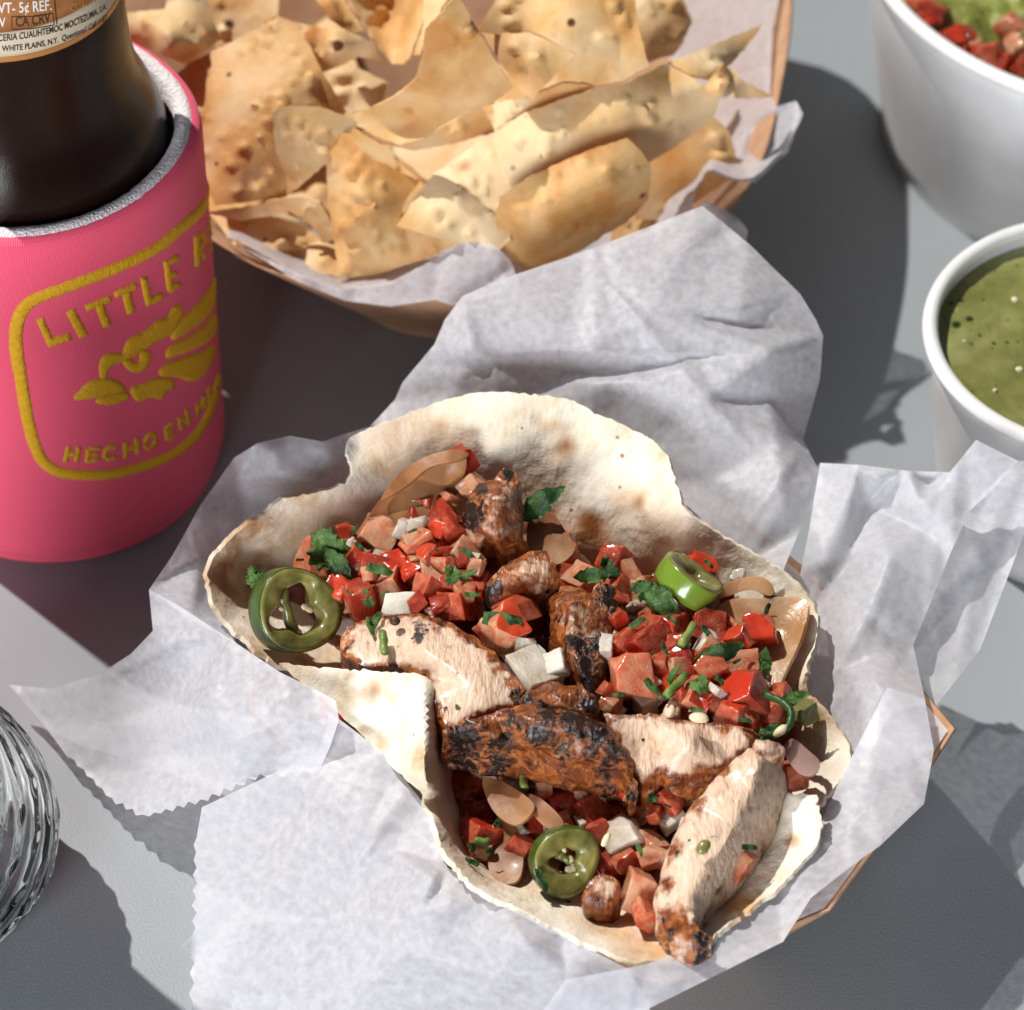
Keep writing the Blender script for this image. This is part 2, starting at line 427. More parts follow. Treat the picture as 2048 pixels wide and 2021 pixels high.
def chicken_mat():
    m = bpy.data.materials.new('grilled_chicken'); m.use_nodes = True
    t = m.node_tree; N = t.nodes; L = t.links; b = N['Principled BSDF']
    tc = N.new('ShaderNodeTexCoord')
    def no(s, d=5, di=0):
        n = N.new('ShaderNodeTexNoise'); n.inputs['Scale'].default_value = s; n.inputs['Detail'].default_value = d; n.inputs['Distortion'].default_value = di
        L.new(tc.outputs['Object'], n.inputs['Vector']); return n.outputs['Fac']
    def fbm(tc):
        mp = N.new('ShaderNodeMapping'); mp.inputs['Scale'].default_value = (1, .62, .7); mp.inputs['Rotation'].default_value = (0, 0, .6); L.new(tc.outputs['Object'], mp.inputs[0])
        n = N.new('ShaderNodeTexNoise'); n.inputs['Scale'].default_value = 480; n.inputs['Detail'].default_value = 10; n.inputs['Distortion'].default_value = .8; L.new(mp.outputs[0], n.inputs['Vector']); return n.outputs['Fac']
    def ramp(f, cs):
        r = N.new('ShaderNodeValToRGB'); e = r.color_ramp.elements
        e[0].position, e[0].color = cs[0][0], (*cs[0][1], 1); e[1].position, e[1].color = cs[-1][0], (*cs[-1][1], 1)
        for p, c in cs[1:-1]: x = e.new(p); x.color = (*c, 1)
        L.new(f, r.inputs[0]); return r.outputs[0]
    def thr(attr, ns, k, lo, hi):
        a = N.new('ShaderNodeAttribute'); a.attribute_name = attr
        mm = N.new('ShaderNodeMath'); mm.operation = 'MULTIPLY_ADD'; L.new(no(ns), mm.inputs[0]); mm.inputs[1].default_value = k; mm.inputs[2].default_value = -k/2
        ad = N.new('ShaderNodeMath'); ad.operation = 'ADD'; L.new(a.outputs['Fac'], ad.inputs[0]); L.new(mm.outputs[0], ad.inputs[1])
        mr = N.new('ShaderNodeMapRange'); mr.interpolation_type = 'SMOOTHSTEP'; mr.inputs[1].default_value = lo; mr.inputs[2].default_value = hi
        L.new(ad.outputs[0], mr.inputs[0]); return mr.outputs[0]
    def mix(f, a, c):
        x = N.new('ShaderNodeMix'); x.data_type = 'RGBA'; L.new(f, x.inputs[0]); L.new(a, x.inputs[6]); L.new(c, x.inputs[7]); return x.outputs[2]
    meat = ramp(fbm(tc), [(.26, (.52, .29, .165)), (.38, (.65, .44, .30)), (.54, (.69, .50, .365)), (.7, (.73, .56, .43))])
    rub = ramp(no(300, 8, 1.5), [(.3, (.07, .016, .005)), (.46, (.19, .05, .013)), (.60, (.36, .115, .032)), (.75, (.52, .22, .075))])
    char = ramp(no(700, 4), [(.35, (.006, .005, .005)), (.62, (.02, .012, .009)), (.8, (.09, .03, .012))])
    fr = thr('rub', 420, 1.5, .3, .75); fc = thr('char', 800, 1.9, .30, .78)
    # pepper specks
    vn = N.new('ShaderNodeTexVoronoi'); vn.inputs['Scale'].default_value = 330; L.new(tc.outputs['Object'], vn.inputs['Vector'])
    ad = N.new('ShaderNodeMath'); ad.operation = 'MULTIPLY_ADD'; L.new(no(120), ad.inputs[0]); ad.inputs[1].default_value = -.9; ad.inputs[2].default_value = .52
    a2 = N.new('ShaderNodeMath'); a2.operation = 'ADD'; L.new(ad.outputs[0], a2.inputs[0]); L.new(vn.outputs['Distance'], a2.inputs[1])
    mr = N.new('ShaderNodeMapRange'); mr.inputs[1].default_value = .13; mr.inputs[2].default_value = .09; L.new(a2.outputs[0], mr.inputs[0])
    col = mix(fc, mix(mr.outputs[0], mix(fr, meat, rub), char), char)
    L.new(col, b.inputs['Base Color'])
    rr = N.new('ShaderNodeMapRange'); rr.inputs[3].default_value = .5; rr.inputs[4].default_value = .24; L.new(fr, rr.inputs[0]); L.new(rr.outputs[0], b.inputs['Roughness'])
    b.inputs['Subsurface Weight'].default_value = .2; b.inputs['Subsurface Scale'].default_value = .002; b.inputs['Subsurface Radius'].default_value = (1, .4, .25)
    b.inputs['Coat Weight'].default_value = .15; b.inputs['Coat Roughness'].default_value = .2
    mpp = N.new('ShaderNodeMapping'); mpp.inputs['Scale'].default_value = (1, .3, .45); mpp.inputs['Rotation'].default_value = (0, 0, .6); L.new(tc.outputs['Object'], mpp.inputs[0])
    fb = N.new('ShaderNodeTexNoise'); fb.inputs['Scale'].default_value = 1100; fb.inputs['Detail'].default_value = 6; L.new(mpp.outputs[0], fb.inputs['Vector'])
    h = N.new('ShaderNodeMath'); h.operation = 'MULTIPLY_ADD'; L.new(fc, h.inputs[0]); h.inputs[1].default_value = .5; L.new(fb.outputs['Fac'], h.inputs[2])
    bu = N.new('ShaderNodeBump'); bu.inputs['Strength'].default_value = .8; bu.inputs['Distance'].default_value = .0009; L.new(h.outputs[0], bu.inputs['Height'])
    L.new(bu.outputs[0], b.inputs['Normal'])
    return m
M['chicken'] = chicken_mat()
M['cup'] = plain('white_cup_board', (.80, .80, .80), rough=.42, spec=.4, scale=120, bump=(1500, .03, .0003))
M['verde'] = mat('green_salsa', [(.28, (.11, .115, .025)), (.5, (.20, .21, .06)), (.72, (.29, .30, .115))], scale=85, detail=7, rough=.16, spec=.6, bump=(420, .3, .0010),
                 specks=[(190, .13, (.025, .035, .006), .09), (330, .12, (.04, .05, .01), .08), (110, .07, (.45, .42, .2), .06)], coat=.5)
M['guac'] = mat('guacamole', [(.28, (.07, .08, .012)), (.5, (.22, .25, .05)), (.72, (.45, .47, .17))], scale=140, detail=6, rough=.25, spec=.5, bump=(300, .8, .002), specks=[(150, .09, (.02, .03, .005), .08)])
M['amber'] = mat('brown_bottle_glass', [(.4, (.010, .004, .003)), (.6, (.016, .006, .004))], scale=60, rough=.22, spec=.22, bump=(2600, .15, .0003), rvar=.08)
M['foam'] = mat('white_foam', [(.3, (.82, .74, .76)), (.7, (.92, .86, .88))], scale=900, rough=.8, spec=.2, bump=(1700, .9, .0009))
M['copper'] = mat('copper_label', [(.3, (.34, .13, .04)), (.7, (.48, .20, .07))], scale=260, rough=.42, spec=.5)
M['copper'].node_tree.nodes['Principled BSDF'].inputs['Metallic'].default_value = .25
M['cream'] = plain('cream_label_band', (.62, .53, .38), rough=.5)
M['goldl'] = plain('gold_label_stripe', (.55, .24, .07), rough=.35, metal=.4)
M['ink'] = plain('dark_label_ink', (.05, .025, .015), rough=.5)
M['wink'] = plain('white_label_ink', (.82, .78, .72), rough=.5)
M['oink'] = plain('orange_label_ink', (.58, .22, .05), rough=.5)
M['puff'] = mat('mustard_puff_print', [(.3, (.74, .38, .012)), (.7, (.86, .48, .03))], scale=900, rough=.7, spec=.25, bump=(1900, .6, .0006))
M['puff'].node_tree.nodes['Principled BSDF']
def pink_mat():
    m = bpy.data.materials.new('pink_knit_neoprene'); m.use_nodes = True
    t = m.node_tree; N = t.nodes; L = t.links; b = N['Principled BSDF']
    uv = N.new('ShaderNodeUVMap'); mp = N.new('ShaderNodeMapping'); L.new(uv.outputs[0], mp.inputs[0])
    mp.inputs['Scale'].default_value = (1, 1, 1)
    w1 = N.new('ShaderNodeTexWave'); w1.wave_type = 'BANDS'; w1.bands_direction = 'X'; w1.inputs['Scale'].default_value = 150; w1.inputs['Distortion'].default_value = .6; w1.inputs['Detail'].default_value = 1
    w2 = N.new('ShaderNodeTexWave'); w2.wave_type = 'BANDS'; w2.bands_direction = 'Y'; w2.inputs['Scale'].default_value = 110; w2.inputs['Distortion'].default_value = 1.0
    L.new(mp.outputs[0], w1.inputs[0]); L.new(mp.outputs[0], w2.inputs[0])
    mu = N.new('ShaderNodeMath'); mu.operation = 'MULTIPLY'; L.new(w1.outputs['Fac'], mu.inputs[0]); L.new(w2.outputs['Fac'], mu.inputs[1])
    ad = N.new('ShaderNodeMath'); ad.operation = 'MULTIPLY_ADD'; L.new(w1.outputs['Fac'], ad.inputs[0]); ad.inputs[1].default_value = .7; L.new(mu.outputs[0], ad.inputs[2])
    rp = N.new('ShaderNodeValToRGB'); e = rp.color_ramp.elements
    e[0].position, e[0].color = .1, (.90, .075, .15, 1); e[1].position, e[1].color = 1.0, (.98, .14, .235, 1)
    L.new(ad.outputs[0], rp.inputs[0]); L.new(rp.outputs[0], b.inputs['Base Color'])
    b.inputs['Roughness'].default_value = .7; b.inputs['Specular IOR Level'].default_value = .2; b.inputs['Sheen Weight'].default_value = .35
    b.inputs['Sheen Tint'].default_value = (1, .5, .6, 1)
    bu = N.new('ShaderNodeBump'); bu.inputs['Strength'].default_value = .22; bu.inputs['Distance'].default_value = .0003; L.new(ad.outputs[0], bu.inputs['Height']); L.new(bu.outputs[0], b.inputs['Normal'])
    return m
M['pink'] = pink_mat()
def glass_mat():
    m = bpy.data.materials.new('clear_glass'); m.use_nodes = True
    b = m.node_tree.nodes['Principled BSDF']; b.inputs['Transmission Weight'].default_value = 1; b.inputs['Roughness'].default_value = .02; b.inputs['IOR'].default_value = 1.5
    b.inputs['Base Color'].default_value = (.96, .985, .98, 1)
    return m
M['glass'] = glass_mat()
#PART2
# ------------------------------------------------------------------ table
def table():
    n = 2
    V = [(-1.2, -0.9, 0), (1.2, -0.9, 0), (1.2, 1.2, 0), (-1.2, 1.2, 0), (-1.2, -0.9, -.03), (1.2, -0.9, -.03), (1.2, 1.2, -.03), (-1.2, 1.2, -.03)]
    o = obj('table', V, [(0, 1, 2, 3), (7, 6, 5, 4), (0, 4, 5, 1), (1, 5, 6, 2), (2, 6, 7, 3), (3, 7, 4, 0)], M['table'], smooth=False, base=False)
    o['kind'] = 'structure'; o['label'] = 'pale grey satin table top under the food'
    return o
table()

# ------------------------------------------------------------------ kraft trays
def tray(name, rim, base_scale, th, parent_loc, label, cat, sub=0):
    P = smooth_loop(rim, sub) if sub else resample3(rim, 60)
    T = [at(*p) for p in P]
    n = len(T)
    cx = sum(p.x for p in T)/n; cy = sum(p.y for p in T)/n
    root = empty(name, (cx, cy, 0.0002)); tag(root, label, cat)
    c = Vector((cx, cy, 0))
    def ring(k, inset, zz=None):
        out = []
        for p in T:
            v = Vector((p.x-cx, p.y-cy, 0)); L = v.length
            q = c+v*((1-k)*base_scale+k)*(1-inset*.001/L); q.z = p.z*k+.0006 if zz is None else zz
            out.append(q)
        return out
    V = []; F = []
    rings = [ring(k, 0) for k in (0.0, .33, .66, 1.0)]+[ring(k, th) for k in (1.0, .66, .33)]+[ring(0.0, th, .0006+th*.001)]
    for r_ in rings: V += r_
    for k in range(len(rings)-1):
        for i in range(n):
            j = (i+1) % n
            F.append((k*n+i, k*n+j, (k+1)*n+j, (k+1)*n+i))
    o = obj('wall', V, F, M['kraft'], root); fixn(o)
    fl = [p for p in ring(0, -.2, .0011)]
    fl2 = [p for p in ring(0, -.2, .0003)]
    o2 = obj('floor', fl+fl2, [tuple(range(n)), tuple(range(2*n-1, n-1, -1))]+[(i, n+i, n+(i+1) % n, (i+1) % n) for i in range(n)], M['kraft'], root, smooth=False)
    fixn(o2)
    return root
def resample3(pts, sp):
    out = []
    for i in range(len(pts)):
        a, b = np.array(pts[i], float), np.array(pts[(i+1) % len(pts)], float)
        m = max(1, int(np.linalg.norm(b-a)/sp))
        for j in range(m): out.append(tuple(a+(b-a)*j/m))
    return out
TRAY_RIM = [(1912, 1462, 37), (1806, 1628, 35), (1660, 1826, 34), (1410, 1935, 30), (1120, 1890, 25), (820, 1740, 22), (600, 1560, 22), (500, 1430, 24), (490, 1190, 30),
            (570, 980, 34), (770, 885, 35), (1100, 870, 35), (1420, 985, 36), (1700, 1215, 37)]
taco_tray = tray('food_tray', TRAY_RIM, .74, .7, None, 'brown paperboard food tray under the paper with the taco', 'tray')
BASKET_RIM = [(130, 170, 52), (240, 360, 50), (430, 495, 48), (560, 555, 47), (700, 590, 46), (900, 606, 46), (1150, 590, 47), (1380, 500, 49), (1510, 360, 51), (1562, 190, 53), (1586, 0, 54), (1560, -200, 54),
              (1350, -330, 54), (700, -340, 54), (250, -170, 54)]
basket = tray('chip_basket', BASKET_RIM, .40, .8, None, 'brown paperboard basket heaped with tortilla chips', 'basket', sub=5)

# ------------------------------------------------------------------ paper liners
def cre(ctrl, pairs):
    out = []
    for (a, b) in pairs:
        ia = min(range(len(ctrl)), key=lambda i: (ctrl[i][0]-a[0])**2+(ctrl[i][1]-a[1])**2)
        ib = min(range(len(ctrl)), key=lambda i: (ctrl[i][0]-b[0])**2+(ctrl[i][1]-b[1])**2)
        if ia != ib: out.append((ia, ib))
    return out
def zig(a, b, n, amp):
    out = []
    a, b = np.array(a, float), np.array(b, float); d = b-a; nn = np.array((-d[1], d[0], 0)); nn = nn/np.linalg.norm(nn)
    for i in range(n):
        out.append(tuple(a+d*(i/n)+nn*amp*rnd.uniform(-.2, .2)))
        out.append(tuple(a+d*((i+.5)/n)+nn*amp*rnd.uniform(.7, 1.1)))
    return out
def foldfun(outline, n, seed):
    rg = random.Random(seed*7+1); A = np.array([p[:2] for p in outline]); x0, y0 = A.min(0); x1, y1 = A.max(0); L = []
    for _ in range(n):
        a = rg.uniform(0, math.pi); L.append((rg.uniform(x0, x1), rg.uniform(y0, y1), math.cos(a), math.sin(a), rg.uniform(16, 80), rg.uniform(80, 300), rg.choice((-1, 1))*rg.uniform(.3, 1.3)))
    def f(V):
        h = np.zeros(len(V))
        for (cx, cy, dx, dy, w_, l_, am) in L:
            ux, uy = V[:, 0]-cx, V[:, 1]-cy; s = ux*dx+uy*dy; t = -ux*dy+uy*dx
            h += am*np.clip(1-np.abs(t)/(w_*np.clip(1-np.abs(s)/l_, .02, 1)), 0, 1)*np.clip(1-np.abs(s)/l_, 0, 1)
        return h
    return f
def patch(outline, inner=(), creases=(), sp=17, seed=1, smoothz=1, amp=(.10, .07), mix=.0, folds=12):
    ctrl = list(outline)+list(inner)
    return sheet('x', outline, inner, sp=min(sp, 10) if sp < 20 else sp, th=0, mode='lin', creases=cre(ctrl, creases), smoothz=smoothz, seed=seed, mix=mix,
                 disp=((amp[0], 55, seed), (amp[1], 190, seed+5), (.06, 520, seed)), link=False, zoff=foldfun(outline, folds, seed))
def liner(name, patches, parent=None, label=None, cat=None):
    V = []; F = []
    for v, f, _ in patches:
        n = len(V); V += list(v); F += [tuple(i+n for i in t) for t in f]
    o = obj(name, V, F, M['paper'], parent)
    if label: tag(o, label, cat)
    return o
P = []
bed = [(x+(1080-x)*.02, y+(1400-y)*.02, z+.8) for x, y, z in TRAY_RIM]
P.append(patch(bed, [(700, 1400, 9), (1000, 1500, 5), (1300, 1650, 5), (1500, 1500, 9), (900, 1250, 7), (1250, 1250, 9), (1000, 1750, 10), (620, 1250, 16)], sp=26, seed=2))
# back flap standing up towards the chips
P.append(patch([(690, 905, 40), (790, 800, 45), (805, 765, 48), (868, 690, 55), (890, 640, 59), (925, 592, 64), (1000, 560, 66), (1200, 492, 69), (1405, 412, 73), (1500, 490, 69), (1600, 588, 63),
                (1632, 640, 59), (1646, 672, 57), (1640, 760, 50), (1606, 880, 40), (1650, 965, 47), (1600, 1060, 45), (1565, 1145, 43), (1500, 1120, 41), (1400, 1060, 42), (1340, 970, 43), (1250, 910, 44), (1000, 850, 45), (800, 900, 42)],
               [(1085, 762, 51), (1310, 622, 66), (1545, 698, 62), (1538, 800, 53), (1160, 700, 60), (1480, 616, 66), (940, 690, 60), (990, 713, 57.5), (918, 778, 50), (1250, 760, 57), (1400, 810, 57),
                (1300, 900, 47), (1420, 960, 48), (1560, 1010, 50), (1560, 880, 54), (1090, 820, 48), (1480, 640, 63)],
               [((1085, 762), (1160, 700)), ((1160, 700), (1310, 622)), ((1310, 622), (1646, 672)), ((1085, 762), (1545, 698)), ((1545, 698), (1538, 800)), ((1538, 800), (1560, 880)), ((1560, 880), (1650, 965)), ((990, 713), (918, 778)), ((990, 713), (1085, 762)), ((925, 592), (990, 713))], seed=3, sp=9))
# right flap, back layer then front layer
P.append(patch([(1930, 1020, 44), (2035, 922, 51), (2110, 925, 50), (2110, 1000, 46), (2050, 1065, 42), (1960, 1300, 34), (1860, 1428, 33), (1815, 1420, 33), (1825, 1290, 35), (1850, 1225, 37), (1895, 1110, 40)],
               [(1960, 1120, 42), (1900, 1290, 35)], [((1850, 1225), (2050, 1065))], seed=4))
P.append(patch([(1640, 926, 50), (1720, 930, 54), (1815, 942, 53), (1900, 945, 54), (1952, 880, 60), (2036, 922, 57), (1990, 975, 53), (1940, 1022, 50), (1900, 1110, 46), (1852, 1228, 41), (1826, 1290, 40), (1850, 1400, 41), (1868, 1500, 41),
                (1780, 1540, 38), (1700, 1530, 36), (1660, 1470, 33), (1600, 1385, 33), (1620, 1290, 35), (1635, 1210, 37), (1600, 1150, 41), (1618, 1060, 45)],
               [(1738, 1012, 44.5), (1700, 1000, 50), (1790, 960, 48.5), (1760, 960, 53), (1850, 1060, 47), (1750, 1200, 46), (1690, 1330, 41), (1690, 1130, 42), (1650, 1120, 44), (1860, 960, 49), (1840, 1010, 51), (1780, 1110, 49), (1800, 1290, 41), (1770, 1380, 42), (1735, 1440, 39)],
               [((1720, 930), (1738, 1012)), ((1738, 1012), (1815, 942)), ((1738, 1012), (1690, 1130)), ((1690, 1130), (1690, 1330)), ((1900, 945), (1840, 1010)), ((1860, 960), (1900, 945)), ((1770, 1380), (1735, 1440)), ((1800, 1290), (1770, 1380)), ((1852, 1228), (1800, 1290))], seed=5, sp=9))
# right-hand front wall
P.append(patch([(1775, 1375, 44), (1850, 1400, 42), (1868, 1500, 41), (1848, 1608, 39), (1760, 1692, 38), (1700, 1735, 38), (1622, 1796, 37.5), (1566, 1884, 34), (1420, 1957, 31), (1285, 2024, 27), (1180, 2070, 24), (1060, 2060, 27), (1130, 1960, 34),
                (1290, 1930, 34), (1440, 1870, 34), (1560, 1770, 34), (1640, 1650, 35), (1690, 1540, 39)],
               [(1700, 1640, 38), (1600, 1760, 36.5), (1740, 1560, 40), (1500, 1870, 34), (1350, 1960, 32)], [((1690, 1540), (1740, 1560)), ((1640, 1650), (1700, 1640)), ((1622, 1796), (1600, 1760))], seed=6, sp=9))
# front flap hanging to the table
left = zig((376, 2110, 2), (382, 1905, 6), 5, 9)+[(362, 1893, 9), (384, 1872, 9)]+zig((384, 1872, 9), (386, 1660, 18), 7, 9)
P.append(patch([(660, 1425, 40), (760, 1500, 38), (850, 1610, 35), (895, 1735, 33), (1000, 1805, 34), (1120, 1868, 34), (1255, 1938, 33), (1300, 2010, 28), (1290, 2110, 18), (900, 2110, 5), (600, 2110, 2)]+left+[(404, 1615, 23), (520, 1560, 29), (640, 1500, 35)],
               [(615, 1700, 25), (640, 1560, 34), (720, 1660, 33), (900, 1810, 33), (660, 1830, 19), (500, 1800, 15), (800, 1900, 24), (1000, 1950, 26), (700, 2000, 12), (1050, 1885, 36), (870, 1760, 35), (780, 1700, 31), (940, 1860, 29.5), (840, 1830, 31), (1130, 1950, 28), (560, 1640, 24)],
               [((640, 1560), (615, 1700)), ((615, 1700), (660, 1830)), ((895, 1735), (840, 1830)), ((870, 1760), (840, 1830)), ((840, 1830), (940, 1860)), ((1000, 1805), (940, 1860)), ((1050, 1885), (1130, 1950))], seed=7, sp=9))
# left flap with pinked edge
low = zig((640, 1540, 34), (520, 1548, 29), 4, -11)+zig((520, 1548, 29), (400, 1598, 22), 5, -12)+zig((400, 1598, 22), (285, 1630, 10), 5, -9)+zig((285, 1630, 10), (225, 1597, 7), 3, -8)+zig((225, 1597, 7), (130, 1500, 6), 5, -6)
P.append(patch([(18, 1370, 8), (100, 1378, 12), (200, 1348, 19), (262, 1308, 27), (306, 1262, 35), (298, 1180, 39), (352, 1208, 41), (455, 1275, 43), (560, 1345, 44), (640, 1384, 45), (672, 1402, 45), (678, 1440, 43), (660, 1495, 38)]+low+[(80, 1440, 7)],
               [(322, 1450, 21), (340, 1515, 17), (330, 1400, 23), (455, 1278, 43), (560, 1440, 41), (480, 1480, 37), (420, 1400, 38), (220, 1450, 13), (250, 1540, 9), (560, 1400, 44), (600, 1500, 36), (540, 1500, 35)],
               [((306, 1262), (330, 1400)), ((330, 1400), (322, 1450)), ((322, 1450), (340, 1515)), ((455, 1278), (322, 1450)), ((560, 1440), (672, 1402))], seed=8, sp=9))
# left wall with the folded-over hill
P.append(patch([(298, 1180, 39), (345, 1112, 40), (400, 1012, 42), (468, 916, 44), (515, 887, 46), (580, 872, 47), (645, 884, 48), (690, 868, 46), (735, 855, 45), (735, 905, 40), (690, 975, 38), (600, 1010, 32), (500, 1070, 28), (430, 1150, 26), (436, 1230, 31), (475, 1290, 36), (380, 1240, 40)],
               [(478, 960, 37), (560, 950, 44), (640, 965, 43), (440, 1045, 35), (545, 905, 47), (400, 1120, 33), (600, 980, 38), (660, 920, 46)],
               [((468, 916), (478, 960)), ((478, 960), (600, 980)), ((645, 884), (640, 965)), ((400, 1012), (440, 1045))], seed=9, sp=9))
liner('paper_liner', P, None, 'crumpled white deli paper with pinked edges lining the taco tray', 'paper')
Q = []
Q.append(patch([(452, 476, 51), (475, 482, 51), (600, 553, 49), (680, 582, 48), (780, 568, 48), (860, 527, 51), (940, 487, 54), (985, 492, 54), (1010, 520, 51), (1045, 556, 49), (1200, 566, 48), (1370, 470, 51), (1392, 385, 55), (1415, 343, 57), (1460, 362, 55), (1512, 366, 54), (1578, 300, 54), (1606, 228, 57), (1592, 202, 58),
                (1553, 214, 55), (1540, 190, 53), (1545, 60, 54), (1562, -20, 55), (1540, -120, 54), (1330, -60, 34), (1340, 150, 30), (1380, 300, 30), (1200, 430, 26), (900, 470, 24), (700, 460, 24), (550, 430, 28), (470, 430, 38)],
               [(1500, 250, 48), (1480, 330, 50), (1440, 240, 40), (1545, 250, 50), (1500, 300, 46), (1470, 60, 46), (1430, 400, 48), (760, 540, 44), (900, 510, 48)],
               [((1500, 250), (1480, 330)), ((1480, 330), (1578, 300)), ((1500, 300), (1592, 202)), ((1415, 343), (1430, 400))], seed=12, sp=9))
Q.append(patch([(1385, 430, 52), (1412, 402, 55), (1450, 420, 52), (1478, 438, 49), (1496, 462, 45), (1490, 498, 41), (1440, 500, 42), (1400, 470, 46)], [(1450, 450, 51), (1430, 470, 44)], seed=13, sp=9))
Q.append(patch([(480, 492, 51), (600, 566, 48.4), (690, 602, 46.8), (780, 614, 46.3), (870, 600, 47.3), (905, 612, 46.6), (960, 598, 47.3), (1045, 578, 48.6), (1020, 520, 52.4), (988, 489, 55), (940, 484, 55), (860, 524, 52), (780, 565, 49.2), (680, 579, 48.9), (600, 550, 49.8)], [], seed=14, sp=9))
liner('paper_liner', Q, None, 'white deli paper liner frilled around the tortilla chips', 'paper')

# ------------------------------------------------------------------ bottle in its foam sleeve
KX, KY, KR, KH = -.1015, .0172, 36.8, 95.0
def lathe_obj(name, prof, m, parent, seg=128, rfun=None, c=(KX, KY), uv=False, close=False):
    V, F = lathe(prof, seg, c, rfun)
    if close:
        F.append(tuple(range(seg))); F.append(tuple((len(prof)-1)*seg+i for i in range(seg)))
    o = obj(name, V, F, m, parent)
    fixn(o)
    if uv:
        me = o.data; ul = me.uv_layers.new(name='UVMap')
        for p in me.polygons:
            ks = [me.loops[i].vertex_index for i in p.loop_indices]
            us = [(k % seg)/seg for k in ks]
            wrap = max(us)-min(us) > .5
            for li, k, u in zip(p.loop_indices, ks, us):
                ul.data[li].uv = ((u+1 if wrap and u < .5 else u), me.vertices[k].co.z/.2293)
    return o
kz = empty('can_cooler', (KX, KY, 0)); tag(kz, 'hot pink knit foam bottle sleeve with raised mustard emblem', 'bottle sleeve')
def squish(r, z, a): return r+.35*math.sin(3*a+z*.02)+.25*math.sin(5*a+1)*(z/95)
body = lathe_obj('sleeve', [(34.2, 3.4), (35.6, 3.0), (36.5, 3.6), (36.8, 6)]+[(36.8, 6+i*4.3) for i in range(1, 20)]+[(36.8, 91.5), (36.4, 93.6), (35.4, 94.7), (34.4, 95)], M['pink'], kz, 200, squish, uv=True)
lathe_obj('foam_lining', [(34.9, 94.6), (34.2, 95.6), (33.2, 95.7), (32.2, 95.4), (31.3, 94.6), (30.9, 92), (30.9, 20)], M['foam'], kz, 260, lambda r, z, a: squish(r, z, a)+.18*nz((math.cos(a)*.03, math.sin(a)*.03, z*.001), 900))
lathe_obj('base_disc', [(2, .3), (30, .3), (34.6, .4), (35.6, 1.0), (35.4, 1.9), (34, 2.2), (2, 2.2)], M['pink'], kz, 128, uv=True)
lathe_obj('seam', [(33.2, 2.0), (34.6, 2.2), (34.8, 2.9), (33.6, 3.6)], M['foam'], kz, 128)
def stroke_poly(pts, w_):
    p = [np.array(q, float) for q in pts]; L = []; Rr = []
    for i in range(len(p)):
        if i == 0: d = p[1]-p[0]; d = d/np.linalg.norm(d); n = np.array((-d[1], d[0])); q = p[0]; s = 1
        elif i == len(p)-1: d = p[-1]-p[-2]; d = d/np.linalg.norm(d); n = np.array((-d[1], d[0])); q = p[-1]; s = 1
        else:
            d1 = p[i]-p[i-1]; d1 /= np.linalg.norm(d1); d2 = p[i+1]-p[i]; d2 /= np.linalg.norm(d2)
            n1 = np.array((-d1[1], d1[0])); n2 = np.array((-d2[1], d2[0])); n = n1+n2; n /= max(np.linalg.norm(n), 1e-6); s = 1/max(n@n1, .45); q = p[i]
        ww = w_[i] if isinstance(w_, (list, tuple)) else w_
        L.append(q+n*ww/2*s); Rr.append(q-n*ww/2*s)
    return [tuple(q) for q in L]+[tuple(q) for q in reversed(Rr)]
def grow(poly, g):
    P_ = np.array(poly, float); n = len(P_); A = sum(P_[i][0]*P_[(i+1) % n][1]-P_[(i+1) % n][0]*P_[i][1] for i in range(n)); out = []
    for i in range(n):
        d = P_[(i+1) % n]-P_[i-1]; d /= max(np.linalg.norm(d), 1e-6); out.append(tuple(P_[i]+np.array((d[1], -d[0]))*g*(1 if A > 0 else -1)))
    return out
def on_sleeve(polys, name, m, parent, sp=7, hgt=.75, edge=5, g=0):
    VV = []; FF = []
    for k, poly in enumerate(polys):
        if g: poly = grow(poly, g)
        V, T, bl, d = trimesh(poly, sp, .35, 5+k)
        n0 = len(VV)
        pts = []
        for i in range(len(V)):
            h = hgt*(1-.75*(1-min(d[i]/edge, 1))**2)+.02*k
            x, y = V[i]
            q = at_cyl(x, y, KX, KY, KR*.001)
            a = math.atan2(q.y-KY, q.x-KX); r = squish(KR, q.z*1000, a)+h
            pts.append((KX+r*.001*math.cos(a), KY+r*.001*math.sin(a), q.z))
        base_ = []
        for b in bl:
            q = pts[b]; a = math.atan2(q[1]-KY, q[0]-KX); r = squish(KR, q[2]*1000, a)-.3
            base_.append((KX+r*.001*math.cos(a), KY+r*.001*math.sin(a), q[2]))
        VV += pts+base_
        FF += [tuple(n0+i for i in t) for t in T]
        m_ = len(bl); nb = n0+len(pts)
        FF += [(n0+bl[i], nb+i, nb+(i+1) % m_, n0+bl[(i+1) % m_]) for i in range(m_)]
    o = obj(name, VV, FF, m, parent); fixn(o)
    return o
z1 = lambda l: [(x/2.724, y/2.724) for x, y in l]
z2 = lambda l: [(x/2.724, 500+y/2.724) for x, y in l]
frame = [(424, 360), (413, 392), (402, 415), (367, 453), (312, 500), (220, 543), (110, 584), (66, 602), (42, 626), (32, 662), (33, 700), (40, 745), (48, 796), (62, 865), (80, 912), (103, 936), (140, 948), (220, 949), (294, 932), (349, 910), (389, 878), (416, 835), (431, 785), (437, 735)]
wd = [12, 14, 18, 20, 21, 22, 22, 24, 26, 27, 27, 26, 25, 24, 23, 21, 20, 19, 19, 18, 17, 15, 12, 8]
fr = smooth_open = []
